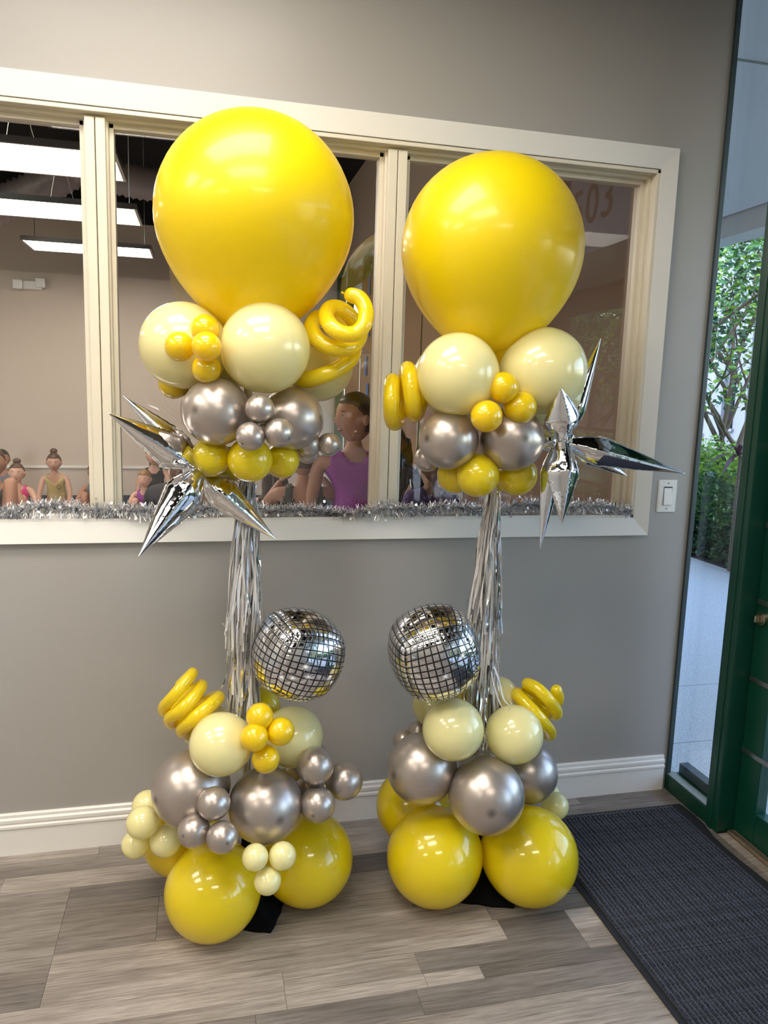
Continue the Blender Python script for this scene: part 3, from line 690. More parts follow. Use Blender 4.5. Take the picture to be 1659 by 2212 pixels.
B('L', 293, 1824, 32, -.02, 'p', 'small pale balloon, lowest outer one of four at the far left side', pg, tail=T)
B('L', 358, 1817, 36, -.06, 'p', 'small pale balloon beside the nearest yellow floor balloon, inner of four', pg, tail=T)
# --- right column, upper cluster
B('R', 1065, 533, 203, 0, 'Y', 'giant yellow balloon on top of the right column', name='giant_balloon', tail='down')
B('R', 1083, 745, 60, .0, 'g', 'golden neck balloon tucked between the two pale balloons under the right giant')
B('R', 990, 808, 90, -.11, 'p', 'large pale yellow balloon under the right giant, beside the ring curls')
B('R', 1175, 800, 94, -.10, 'p', 'large pale yellow balloon under the right giant, above the foil star')
B('R', 966, 818, 76, .04, 'p', 'pale yellow balloon edge showing behind the one beside the ring curls')
B('R', 1150, 865, 56, .05, 'p', 'pale yellow balloon hidden behind the star and large pale balloon')
mq = 'small golden balloons on the upper right column'; T = (1088, 875, -.14)
B('R', 1087, 837, 34, -.18, 'g', 'small golden balloon, top of the trio between the pale balloons', mq, tail=T)
B('R', 1051, 899, 35, -.20, 'g', 'small golden balloon, lower left of the upper right column trio', mq, tail=T)
B('R', 1124, 880, 36, -.17, 'g', 'small golden balloon, lower right of the upper right column trio', mq, tail=T)
B('R', 969, 949, 65, -.09, 's', 'large silver balloon left of the other, upper right column', BG)
B('R', 1106, 948, 70, -.11, 's', 'large silver balloon touching the right foil star', BG)
B('R', 923, 991, 28, .0, 's', 'small silver balloon low at the left edge of the upper right column')
B('R', 984, 1026, 40, -.02, 'y', 'medium yellow balloon left of the front one, upper right column', yg)
B('R', 1032, 1027, 47, -.10, 'y', 'medium yellow balloon in front above the right fringe', yg)
B('R', 1116, 1026, 45, -.06, 'y', 'medium yellow balloon between the right fringe and the foil star', yg)
B('R', 1072, 1029, 35, .04, 'y', 'medium yellow balloon at the back above the right fringe', yg)
# --- right column, lower cluster
B('R', 939, 1852, 108, None, 'y', 'large yellow balloon on the floor, left front of the right column')
B('R', 1146, 1851, 108, None, 'y', 'large yellow balloon on the floor beside the entrance mat')
B('R', 892, 1741, 82, .10, 'y', 'large yellow balloon at the back of the right column near the baseboard')
B('R', 911, 1661, 77, -.08, 's', 'large silver balloon, left of three in the lower right column', BG)
B('R', 1051, 1719, 85, -.18, 's', 'large silver balloon, front and lowest of three in the lower right column', BG)
B('R', 1140, 1670, 67, .0, 's', 'large silver balloon, right of three in the lower right column', BG)
B('R', 1040, 1650, 50, .0, 's', 'silver balloon hidden between the three large silver ones')
B('R', 872, 1600, 24, .06, 's', 'small silver balloon peeking over the left silver balloon, outer one')
B('R', 905, 1581, 25, .07, 's', 'small silver balloon peeking over the left silver balloon, upper one')
B('R', 979, 1576, 68, -.15, 'p', 'pale yellow balloon under the right mirror ball')
B('R', 1111, 1587, 64, -.14, 'p', 'pale yellow balloon beneath the stacked spiral of the right column')
B('R', 936, 1525, 46, .06, 'p', 'pale yellow balloon peeking out behind, left under the right mirror ball')
B('R', 1076, 1506, 46, .05, 'p', 'pale yellow balloon behind the fringe end, right column')
B('R', 1015, 1524, 38, .04, 'y', 'yellow balloon behind the fringe end under the right mirror ball')
B('R', 1199, 1741, 31, .03, 'p', 'small pale balloon low at the right side of the right column')
B('R', 1186, 1716, 25, .07, 'p', 'small pale balloon half hidden above the low right one')

# ---- curled balloons
def helix(C0, C1, n, R0, R1, r0_, r1_, turns, phase, label, group, m='latex_yellow', tip=None, steps=150, squash=1.0, flip=1):
    n = Vector(n).normalized(); e1 = n.cross(Vector((0, 0, 1))).normalized(); e2 = n.cross(e1).normalized()*flip
    pts = []; rad = []
    for i in range(steps+1):
        t = i/steps; q = phase+2*math.pi*turns*t; R = R0+(R1-R0)*t
        pts.append(C0.lerp(C1, t)+e1*R*math.cos(q)+e2*R*squash*math.sin(q)); rad.append(r0_+(r1_-r0_)*t)
    if tip:
        P0 = pts[0]; d = (pts[0]-pts[1]).normalized(); tp = []
        for i in range(12, 0, -1):
            s_ = i/12; tp.append(P0+d*tip[3]*s_+(Vector(tip[:3])-P0-d*tip[3])*s_*s_)
        pts = tp+pts; rad = [r0_]*12+rad
    # round ends
    def cap_(P, d, r):
        return [P+d*r*math.sin(a) for a in (.4, .8, 1.15, 1.4, 1.55)], [r*math.cos(a) for a in (.4, .8, 1.15, 1.4, 1.55)]
    a, ra = cap_(pts[0], (pts[0]-pts[1]).normalized(), rad[0]); b, rb = cap_(pts[-1], (pts[-1]-pts[-2]).normalized(), rad[-1])
    ext = a[-1]+(a[-1]-a[-2]).normalized()*.004
    P = [ext+(ext-a[-1]), ext]+a[::-1]+pts+b; R = [.0035, .0025]+ra[::-1]+rad+rb
    return MB().tube(P, R, 24).build('curled_balloon', MAT[m], smooth=True, label=label, cat='balloon', group=group)
cg = 'long curled yellow balloons'
yL = AX['L'].y; yR = AX['R'].y
def curl(pts, org, sc, ya, r0_, r1_, label, m='latex_yellow', tip=True):
    """tube balloon through control points given as (crop x, crop y, depth offset)"""
    P = [at(org[0]+x*sc, org[1]+y*sc, y=ya+d) for x, y, d in pts]; Q = [P[0]*2-P[1]]+P+[P[-1]*2-P[-2]]; out = []
    for i in range(1, len(Q)-2):
        a, b, c, d = Q[i-1:i+3]
        for k in range(10):
            t = k/10; out.append(.5*((2*b)+(c-a)*t+(2*a-5*b+4*c-d)*t*t+(3*b-a-3*c+d)*t**3))
    out.append(P[-1])
    for _ in range(6): out = [out[0]]+[(out[i-1]+out[i]*2+out[i+1])/4 for i in range(1, len(out)-1)]+[out[-1]]
    n = len(out); rad = [r0_+(r1_-r0_)*i/n for i in range(n)]
    def cap_(P, d, r): return [P+d*r*math.sin(a) for a in (.4, .8, 1.15, 1.4, 1.55)], [r*math.cos(a) for a in (.4, .8, 1.15, 1.4, 1.55)]
    a, ra = cap_(out[0], (out[0]-out[1]).normalized(), rad[0]); b, rb = cap_(out[-1], (out[-1]-out[-2]).normalized(), rad[-1])
    d = (out[0]-out[1]).normalized()
    pre = [a[-1]+d*.009, a[-1]+d*.0085, a[-1]+d*.004]; pr = [.0005, .0032, .0022]
    return MB().tube(pre+a[::-1]+out+b, pr+ra[::-1]+rad+rb, 24).build('curled_balloon', MAT[m], smooth=True, label=label, cat='balloon', group=cg)
curl([(520, 165, -.15), (590, 190, -.16), (640, 265, -.17), (655, 355, -.18), (630, 450, -.19), (560, 520, -.19), (465, 530, -.19), (370, 490, -.18), (305, 425, -.16), (280, 345, -.13), (320, 285, -.10), (400, 285, -.09), (480, 335, -.08),
      (560, 430, -.06), (600, 520, -.07), (570, 600, -.10), (500, 650, -.13), (400, 668, -.14), (280, 635, -.13), (185, 560, -.11), (145, 460, -.08), (190, 380, -.04), (320, 380, .0), (470, 480, .01), (540, 600, -.01), (530, 720, -.05), (430, 830, -.08), (280, 905, -.09), (120, 955, -.07), (0, 950, -.04)],
     (640, 600), .2305, yL, .0200, .0225, 'curled yellow balloon with open loop and raised tip, upper left column')
curl([(80, 490, .04), (78, 400, .055), (72, 320, .035), (66, 305, -.01), (62, 400, -.05), (64, 490, -.03), (85, 520, .01), (115, 430, .055), (138, 300, .05), (148, 235, .01), (160, 300, -.045), (175, 420, -.05), (186, 478, -.01), (205, 440, .04), (235, 330, .05)],
     (820, 700), .41, yR-.02, .0225, .0235, 'curled yellow balloon with two upright rings, upper right column')
curl([(420, 240, .05), (485, 175, .03), (500, 165, -.02), (450, 225, -.05), (375, 315, -.06), (312, 385, -.02), (335, 415, .03), (430, 330, .05), (535, 250, .03), (558, 250, -.02), (500, 330, -.06), (425, 405, -.07), (352, 455, -.03), (380, 490, .03), (500, 400, .05), (640, 325, .03), (668, 325, -.02), (600, 385, -.07), (505, 465, -.08), (435, 525, -.04), (460, 550, .02), (560, 520, .05)],
     (250, 1400), .3315, yL, .0155, .0205, 'curled yellow balloon with three leaning loops, lower left column')
curl([(1395, 310, -.05), (1410, 370, -.03), (1370, 400, .01), (1260, 330, .045), (1190, 275, .02), (1190, 262, -.02), (1260, 300, -.06), (1335, 375, -.08), (1392, 455, -.05), (1380, 485, .0), (1270, 420, .05), (1140, 340, .03), (1112, 345, -.02), (1190, 425, -.07), (1280, 525, -.09), (1345, 605, -.05), (1330, 630, .0), (1220, 520, .04), (1110, 430, .05)],
     (790, 1400), .2954, yR, .0185, .0215, 'curled yellow balloon with stacked loops and round tip, lower right column')

# ---- foil starbursts
def spike(mb, root, tip, R, peak=.28, roll=0, seed=0, n=28, k=54):
    root, tip = Vector(root), Vector(tip); d = (tip-root); L_ = d.length; d.normalize()
    a = d.cross(Vector((0, 1, 0.01))).normalized(); b = d.cross(a); vv = []
    for i in range(k+1):
        t = i/k
        f = (.40+.60*math.sin(t/peak*math.pi/2)**1.2) if t < peak else (1-((t-peak)/(1-peak))**1.08)
        f = max(f, .012)
        for j in range(n):
            q = 2*math.pi*j/n+roll; c2 = abs(math.cos(2*q))
            rr_ = R*f*(.86+.10*c2**3+.09*c2**18)
            crk = (math.sin(t*110+seed+j)+math.sin(t*63+2*j))*.022*(1-t*.6)*(c2**8)+.07*noise.noise(Vector((t*7, math.cos(q)*1.4, math.sin(q)*1.4+seed)))*(.4+.6*(t < peak))
            if t < peak*.8: crk += .025*math.sin(q*10+seed)*(1-t/peak)
            rr_ *= 1+crk
            vv.append(root+d*L_*t+(a*math.cos(q)+b*math.sin(q)*.92)*rr_)
    return mb.add(vv, [(i*n+j, (i+1)*n+j, (i+1)*n+(j+1) % n, i*n+(j+1) % n) for i in range(k) for j in range(n)]+[tuple(range(n)), tuple(k*n+j for j in range(n-1, -1, -1))])
def star(C, tips, label, group):
    t = empty('foil_star_balloon', C); tagg(t, label, 'foil balloon', group)
    for i, (rootp, tipp, R, *pk) in enumerate(tips):
        o = spike(MB(), rootp, tipp, R, peak=pk[0] if pk else .28, roll=i*.7, seed=i*5.3).build('spike', MAT['foil'], t, smooth=True)
    MB().ball(C, (.028, .028, .028), 16, 12).build('star_core', MAT['foil'], t, smooth=True)
c1 = at(416, 1012, y=yL-.06); y_ = yL
star(c1, [
    (at(420, 990, y=y_-.02), at(264, 853, y=y_+.06), .033),
    (at(418, 1002, y=y_-.07), at(233, 892, y=y_-.16), .046),
    (at(428, 1022, y=y_-.08), at(298, 1204, y=y_-.20), .050),
    (at(410, 1022, y=y_-.03), at(318, 1172, y=y_+.02), .030),
    (at(440, 1030, y=y_-.03), at(598, 1167, y=y_-.05), .044),
    (at(450, 1022, y=y_+.0), at(560, 1098, y=y_+.12), .034),
    (at(430, 1000, y=y_+.0), at(490, 930, y=y_+.14), .036)], 'silver foil starburst balloon on the outer side of the left column', 'foil starburst balloons')
c2_ = at(1222, 952, y=yR-.12); y_ = yR-.05
star(c2_, [
    (at(1214, 944, y=y_-.10), at(1212, 836, y=y_-.16), .052, .42),
    (at(1216, 955, y=y_-.10), at(1213, 1132, y=y_-.16), .050, .40),
    (at(1228, 958, y=y_-.09), at(1480, 1023, y=y_-.16), .042),
    (at(1225, 935, y=y_+.0), at(1299, 728, y=y_+.02), .032),
    (at(1200, 965, y=y_+.0), at(1166, 1189, y=y_-.02), .034),
    (at(1240, 968, y=y_+.02), at(1357, 1029, y=y_+.03), .030),
    (at(1200, 950, y=y_+.0), at(1140, 960, y=y_+.1), .036)], 'silver foil starburst balloon on the outer side of the right column', 'foil starburst balloons')

# ---- mirror-ball foil balloons
def disco(px, py, rp, y, rot, label):
    C, r = fit(px, py, rp, y); N_ = 40; T_ = 10
    me = bpy.data.meshes.new('mirror_ball_balloon'); bm = bmesh.new(); uvl = bm.loops.layers.uv.new('UVMap')
    for ax in range(3):
        for sg_ in (-1, 1):
            g = {}
            for i in range(N_+1):
                for j in range(N_+1):
                    u, v = math.tan((i/N_-.5)*math.pi/2), math.tan((j/N_-.5)*math.pi/2)
                    p = [0, 0, 0]; p[ax] = sg_; p[(ax+1) % 3] = u*sg_; p[(ax+2) % 3] = v
                    q = Vector(p); m_ = max(abs(u), abs(v)); q.normalize()
                    e = abs(m_)**8; w = (i if abs(v) > abs(u) else j)
                    s_ = 1.0-.045*e+.012*e*math.sin(w*1.9)+.03*(1-m_)*0+.006*noise.noise(q*3)
                    # soft box: faces flatter, edges fuller
                    s_ *= .90*(1/max(abs(q.x), abs(q.y), abs(q.z)))**.22
                    g[i, j] = bm.verts.new(q*s_*r)
            for i in range(N_):
                for j in range(N_):
                    f = bm.faces.new((g[i, j], g[i+1, j], g[i+1, j+1], g[i, j+1])); f.smooth = True
                    for l, (a, b_) in zip(f.loops, ((i, j), (i+1, j), (i+1, j+1), (i, j+1))): l[uvl].uv = (a/N_*T_, b_/N_*T_)
    bmesh.ops.remove_doubles(bm, verts=bm.verts, dist=r*.004); bmesh.ops.recalc_face_normals(bm, faces=bm.faces)
    bm.to_mesh(me); bm.free(); me.materials.append(MAT['disco_foil'])
    o = bpy.data.objects.new('mirror_ball_balloon', me); COL.objects.link(o); o.location = C; o.rotation_euler = rot
    tagg(o, label, 'foil balloon', 'mirror-ball balloons')
    Ri = o.rotation_euler.to_matrix().inverted(); rq = random.Random(px)
    for k_ in range(5):
        d = Vector((rq.uniform(-.75, .75), -1, rq.uniform(-.7, .8))).normalized(); d = (Ri @ d).normalized()
        a = d.orthogonal().normalized(); b_ = d.cross(a); v = [d*r*1.012]
        for q in range(32):
            rr_ = (.016 if q % 4 == 0 else .010 if q % 4 == 2 else .0028); v.append(d*r*1.008+(a*math.cos(q*math.pi/16)+b_*math.sin(q*math.pi/16))*rr_)
        MB().add(v, [(0, 1+q, 1+(q+1) % 32) for q in range(32)]).build('sparkle_print', MAT['sparkle_white'], o)
    return o
disco(643, 1413, 109, yL-.10, (.14, .30, .34), 'mirror-ball patterned foil balloon beside the left fringe')
disco(938, 1408, 111, yR-.12, (.16, -.30, -.12), 'mirror-ball patterned foil balloon beside the right fringe')

# ---- stands: pole, base cloth; fringes
def stand(col, topz, rot, label):
    A = AX[col]; t = empty('balloon_stand', (A.x, A.y, 0)); tagg(t, label, 'stand', 'balloon column stands')
    MB().tube([(A.x, A.y, .02), (A.x, A.y, topz)], .011, 16).build('pole', MAT['white_pole'], t, smooth=True)
    bx = {'L': Vector((.14, -.45, 0)), 'R': Vector((.865, -.445, 0))}[col]; HB = {'L': .080, 'R': .112}[col]
    mb = MB(); n = 40; k = 12; vv = []
    for i in range(k+1):
        s_ = i/k
        for j in range(n):
            q = 2*math.pi*j/n; w = 1/max(abs(math.cos(q)), abs(math.sin(q))); w = w**(.9 if s_ > .5 else .6)
            R = HB*w*s_*(1+.02*math.sin(q*9)*s_)+.012*(1-s_); z = .012+.24*(1-s_)**2.2+.004*math.sin(q*7)*s_
            a = q+rot; c_ = A.lerp(bx, s_); vv.append((c_.x+R*math.cos(a), c_.y+R*math.sin(a), z))
    f = [(i*n+j, (i+1)*n+j, (i+1)*n+(j+1) % n, i*n+(j+1) % n) for i in range(k) for j in range(n)]
    for j in range(n): vv.append((vv[k*n+j][0], vv[k*n+j][1], 0.0))
    f += [(k*n+j, (k+1)*n+j, (k+1)*n+(j+1) % n, k*n+(j+1) % n) for j in range(n)]+[tuple((k+1)*n+j for j in range(n))]
    mb.add(vv, f).build('base_cloth', MAT['black_velvet'], t, smooth=True)
stand('L', 1.75, math.radians(-22), 'slim white pole on a black cloth covered base, left balloon column')
stand('R', 1.72, math.radians(-22), 'slim white pole on a black cloth covered base, right balloon column')
def fringe(col, label, px_top, strays):
    A = AX[col]; r = random.Random(ord(col)); mb = MB()
    def strip(p0, L_, sx, sy, wdt, m, end=None):
        n = 16; tw = r.uniform(-3, 3); a0 = r.uniform(0, 6.28); v = []; wob = r.uniform(0, 6.28); wa = r.uniform(.001, .0075)
        for i in range(n+1):
            t = i/n; q = Vector(p0)+Vector((sx*(t**.8), sy*(t**.8), -L_*t))
            if end: q = Vector(p0).lerp(Vector(end), t)+Vector((0, 0, -.05*math.sin(math.pi*t)))
            q += Vector((wa*math.sin(t*9+wob), wa*math.cos(t*7+wob), 0)); a = a0+tw*t+.4*math.sin(t*12+wob)
            d = Vector((math.cos(a), math.sin(a), 0))*wdt/2; v += [q-d, q+d]
        mb.add(v, [(2*i, 2*i+1, 2*i+3, 2*i+2) for i in range(n)], m)
    zt = at(px_top[0], px_top[1], y=A.y).z
    for tier, (z0, zl, cnt, sp_) in enumerate(((zt, .50, 95, .042), (zt-.30, .50, 85, .046), (zt-.12, .70, 50, .034))):
        for _ in range(cnt):
            a = r.uniform(0, 6.28); rr_ = r.uniform(.011, .018); sr = sp_*math.sqrt(r.random())
            L_ = zl*r.uniform(.68, 1.06)
            strip((A.x+rr_*math.cos(a), A.y+rr_*math.sin(a), z0-r.uniform(0, .03)), L_, sr*math.cos(a)+(-.008 if col == 'L' else -.006), sr*math.sin(a), r.uniform(.0035, .0078), 0 if r.random() < .42 else 1)
    for (a, b_) in strays: 
        strip(at(a[0], a[1], y=A.y-.04), .1, 0, 0, .005, 1 if len(a) > 2 else 0, end=at(b_[0], b_[1], y=A.y-(b_[2] if len(b_) > 2 else .05)))
    mb.build('foil_fringe', [MAT['foil_smooth'], MAT['ribbon_white']], label=label, cat='fringe', kind='stuff')
fringe('L', 'silver and white foil fringe hanging round the left pole', (530, 1030),
       [((492, 1420), (468, 1484)), ((560, 1410), (568, 1440)), ((545, 1440, 1), (556, 1530)), ((505, 1300, 1), (484, 1345)), ((535, 1460), (500, 1535)), ((540, 1480, 1), (528, 1552))])
fringe('R', 'silver and white foil fringe hanging round the right pole', (1060, 1058),
       [((1044, 1480, 1), (1047, 1618, .20)), ((1040, 1480), (1043, 1610, .20)), ((1048, 1480, 1), (1053, 1622, .20)), ((1046, 1470, 1), (1040, 1590, .19)), ((1050, 1480), (1056, 1600, .2)),
        ((1065, 1430, 1), (1160, 1572, .19)), ((1066, 1440, 1), (1128, 1524, .16)), ((1062, 1450, 1), (1105, 1530, .16)), ((1035, 1470), (1022, 1540, .12)), ((1038, 1480), (1050, 1585, .2))])

# ---- tinsel garland on the window sill
rg = random.Random(21); tg = MB(); rc = Vector((0, 0, 0))
GX0, GX1 = -1.4, 1.575
def gpath(x): return Vector((x, .006+.012*math.sin(x*7)+.008*math.sin(x*17+1), oz0+.038+.007*math.sin(x*11)+.006*math.sin(x*23)-(.008 if math.sin(x*3.1) > .6 else 0)))
for i in range(17000):
    x = rg.uniform(GX0, GX1); p = gpath(x); a = rg.uniform(0, 6.28); l = rg.uniform(.014, .040)
    d = Vector((rg.gauss(0, .45), math.cos(a), math.sin(a))).normalized(); w = d.orthogonal().normalized()
    w = (Matrix.Rotation(rg.uniform(0, 6.28), 3, d) @ w)*.0011; q = p+d*l+Vector((0, 0, -.004)); md = p+d*l*.5+w*3
    if q.z < oz0+.014 and q.y > -.02: q.z = oz0+.014
    tg.add([p-w, p+w, md+w, md-w, q+w*.8, q-w*.8], [(0, 1, 2, 3), (3, 2, 4, 5)], 0 if rg.random() < .84 else 1)
for i in range(110):
    x = rg.uniform(GX0, GX1); p = gpath(x); a = rg.uniform(-1.3, 4.4); d = Vector((rg.gauss(0, .3), -abs(math.cos(a)), math.sin(a))).normalized(); c_ = p+d*rg.uniform(.028, .045)
    nn = Vector((rg.gauss(0, .5), -1, rg.gauss(0, .5))).normalized(); e1 = nn.orthogonal().normalized(); e2 = nn.cross(e1)
    tg.add([c_+(e1*math.cos(k*math.pi/4)+e2*math.sin(k*math.pi/4))*.0052 for k in range(8)], [tuple(range(8))], rg.choice((0, 0, 2)))
tg.tube([gpath(GX0+(GX1-GX0)*i/200) for i in range(201)], .0016, 5, 1)
tg.build('tinsel_garland', [MAT['tinsel'], MAT['tinsel_dark'], MAT['sparkle_white']], label='silver tinsel garland lying along the window sill', cat='garland', kind='stuff')

# ================================================================== PEOPLE
mat('skin_fair', srgb(214, 168, 142), .55, sss=.0); mat('skin_tan', srgb(176, 126, 96), .55); mat('skin_brown', srgb(128, 84, 60), .55)
mat('hair_black', srgb(30, 24, 22), .4, bump=.5, bscale=120); mat('hair_brown', srgb(84, 58, 40), .45, bump=.6, bscale=120, var=.3); mat('hair_blonde', srgb(150, 112, 68), .45, bump=.6, bscale=120, var=.35)
mat('leotard_yellow', srgb(214, 200, 130), .7); mat('leotard_pink', srgb(222, 40, 130), .5); mat('leotard_olive', srgb(48, 46, 26), .6)
mat('leotard_violet', srgb(150, 50, 150), .5); mat('cloth_black', srgb(34, 32, 36), .8); mat('cloth_purple', srgb(70, 30, 110), .7); mat('cloth_grey', srgb(120, 122, 128), .7)
mat('eye_white', srgb(235, 232, 228), .3); mat('iris', srgb(60, 44, 34), .3); mat('lips', srgb(172, 92, 86), .5); mat('print_black', (.02, .02, .02, 1), .6); mat('print_white', srgb(220, 215, 225), .6)
V = Vector
def limb_chain(pts): return pts
def skin_body(joints, edges, rad):
    names = list(joints); idx = {n: i for i, n in enumerate(names)}
    me = bpy.data.meshes.new('b'); me.from_pydata([tuple(joints[n]) for n in names], [(idx[a], idx[b]) for a, b in edges], [])
    o = bpy.data.objects.new('b', me); COL.objects.link(o)
    m = o.modifiers.new('s', 'SKIN'); sv = me.skin_vertices[0].data
    for n in names:
        r = rad[n]; r = (r, r) if not hasattr(r, '__len__') else r; sv[idx[n]].radius = r; sv[idx[n]].use_root = (n == 'pelvis')
    s = o.modifiers.new('d', 'SUBSURF'); s.levels = 3; s.render_levels = 3
    dg = bpy.context.evaluated_depsgraph_get(); ev = o.evaluated_get(dg).to_mesh()
    v = [tuple(x.co) for x in ev.vertices]; f = [tuple(p.vertices) for p in ev.polygons]
    o.evaluated_get(dg).to_mesh_clear(); bpy.data.objects.remove(o); bpy.data.meshes.remove(me)
    return v, f
def seg_d(p, a, b):
    ab = b-a; t = max(0, min(1, (p-a).dot(ab)/max(ab.length_squared, 1e-9))); return (p-a-ab*t).length, t
EDG = [('pelvis', 'spine'), ('spine', 'chest'), ('chest', 'neck'), ('neck', 'head'),
       ('chest', 'shL'), ('shL', 'elL'), ('elL', 'wrL'), ('chest', 'shR'), ('shR', 'elR'), ('elR', 'wrR'),
       ('pelvis', 'hipL'), ('hipL', 'knL'), ('knL', 'anL'), ('anL', 'toL'), ('pelvis', 'hipR'), ('hipR', 'knR'), ('knR', 'anR'), ('anR', 'toR')]
def person(loc, J, k, skin, face=(0, -1, 0), hair='hair_brown', style='bun', suit=None, suit_m=None, label='', fingers=None, rz=0, group='people in the studio', tilt=0, extra=None):
    """J: joints in metres for a 1.2 m child (scaled by k), facing -y before rz; suit(bone, t, p) -> True where cloth covers"""
    J = {n: V(p)*k for n, p in J.items()}
    R = dict(pelvis=(.085, .075), spine=(.070, .062), chest=(.078, .066), neck=.034, head=.034, shL=.040, shR=.040, elL=.027, elR=.027, wrL=.018, wrR=.018,
             hipL=.062, hipR=.062, knL=.042, knR=.042, anL=.026, anR=.026, toL=.020, toR=.020)
    R = {n: (tuple(q*k for q in r) if hasattr(r, '__len__') else r*k) for n, r in R.items()}
    v, f = skin_body(J, EDG, R); nb = len(f)
    mb = MB(); mb.add(v, f)
    hc = J['head']+V((0, 0, .075*k)); fd = V(face).normalized(); side = fd.cross(V((0, 0, 1))).normalized(); upv = side.cross(fd).normalized()
    if tilt: upv = (Matrix.Rotation(tilt, 3, fd) @ upv); side = fd.cross(upv)
    M = Matrix((side, -fd, upv)).transposed(); hr = .098*k
    hv = []; NU, NV = 28, 20
    def headpt(th, ph, grow=1.0, plain=False):
        x, y_, z = math.sin(th)*math.cos(ph), math.sin(th)*math.sin(ph), math.cos(th)
        w = 1-(.34*max(0, -z)**1.5); X, Y, Z = x*.78*w, y_*.92*(1-.18*max(0, -z)), z*1.08
        if not plain and y_ < 0:
            g = lambda cx, cz, s_: math.exp(-((x-cx)**2+(z-cz)**2)/s_)
            Y -= .20*g(0, -.18, .012)+.10*g(0, -.08, .012)+.05*g(0, -.52, .02)-.09*g(.32, .06, .02)-.09*g(-.32, .06, .02)+.04*g(0, -.85, .05)+.03*(g(.4, -.25, .05)+g(-.4, -.25, .05))
        return hc+M @ (V((X, Y, Z))*hr*grow)
    for i in range(NV+1):
        for j in range(NU): hv.append(headpt(math.pi*i/NV, 2*math.pi*j/NU))
    mb.add(hv, [(i*NU+j, (i+1)*NU+j, (i+1)*NU+(j+1) % NU, i*NU+(j+1) % NU) for i in range(NV) for j in range(NU)])
    for s_ in (-1, 1): mb.ball(hc+M @ (V((s_*.79, .08, -.05))*hr), (.10*hr, .16*hr, .24*hr), 10, 8, M=M)
    # hands with five fingers
    for s_, wr, el in (('L', J['wrL'], J['elL']), ('R', J['wrR'], J['elR'])):
        d = (wr-el).normalized()
        if fingers and s_ in fingers: d = V(fingers[s_]).normalized()
        sd_ = d.cross(V((0, 0, 1)));  sd_ = V((1, 0, 0)) if sd_.length < .3 else sd_.normalized(); nn = sd_.cross(d); h = .075*k
        Mh = Matrix((d, sd_, nn)).transposed(); mb.ball(wr+d*h*.45, (h*.52, h*.36, h*.16), 12, 8, M=Mh)
        for q, (o_, l) in enumerate(((-.27, .40), (-.09, .50), (.09, .46), (.27, .36))):
            b0 = wr+d*h*.8+sd_*h*o_; b1 = b0+d*h*l*.55+sd_*h*o_*.15-nn*h*.04; b2 = b1+d*h*l*.45-nn*h*.14
            mb.tube([b0, b1, b2], [h*.10, h*.09, h*.06], 8)
        sg_ = 1 if s_ == 'L' else -1; b0 = wr+d*h*.3+sd_*h*.28*sg_; b1 = b0+(d*.5+sd_*.8*sg_).normalized()*h*.32; mb.tube([b0, b1, b1+d*h*.22], [h*.12, h*.10, h*.07], 8)
    root = mb.build('person', MAT[skin], smooth=True, label=label, cat='person', group=group)
    root.location = loc; root.rotation_euler = (0, 0, rz)
    # eyes, brows, mouth
    for s_ in (-1, 1):
        e = MB().ball(headpt(math.radians(86), -math.pi/2+s_*.36)+M @ V((0, hr*.05, 0)), (.13*hr, .08*hr, .075*hr), 10, 8, M=M).build('eye', MAT['eye_white'], root, smooth=True)
        MB().ball(headpt(math.radians(86), -math.pi/2+s_*.36)+M @ V((0, -hr*.01, 0)), (.06*hr, .04*hr, .065*hr), 8, 6, M=M).build('iris', MAT['iris'], e, smooth=True)
        MB().ball(headpt(math.radians(76), -math.pi/2+s_*.38)+M @ V((0, -hr*.01, 0)), (.17*hr, .03*hr, .025*hr), 8, 6, M=M).build('eyebrow', MAT[hair], root, smooth=True)
    MB().ball(headpt(math.radians(121), -math.pi/2)+M @ V((0, -hr*.0, 0)), (.20*hr, .05*hr, .055*hr), 10, 6, M=M).build('mouth', MAT['lips'], root, smooth=True)
    # hair
    hb = MB(); hv = []
    for i in range(NV+1):
        for j in range(NU):
            th, ph = math.pi*i/NV, 2*math.pi*j/NU; front = -math.sin(ph)
            lim = 1.02 if front > .55 else (1.02+(.55-front)*.9 if front > -.2 else 2.15)
            t2 = min(th, lim); g = 1.07+.02*noise.noise(V((th*4, ph*5, k)))
            if th > lim: g = .97
            hv.append(headpt(t2, ph, g, True))
    hb.add(hv, [(i*NU+j, (i+1)*NU+j, (i+1)*NU+(j+1) % NU, i*NU+(j+1) % NU) for i in range(NV) for j in range(NU)])
    if style == 'bun': hb.ball(hc+M @ (V((0, .25, 1.28))*hr), (.42*hr, .40*hr, .34*hr), 14, 10)
    if style == 'lowbun': hb.ball(hc+M @ (V((0, 1.15, -.25))*hr), (.55*hr, .5*hr, .55*hr), 14, 10)
    if style == 'highbun':
        hb.ball(hc+M @ (V((0, .95, .35))*hr), (.60*hr, .62*hr, .66*hr), 16, 12); hb.ball(hc+M @ (V((0, 1.35, -.55))*hr), (.45*hr, .5*hr, .62*hr), 14, 10)
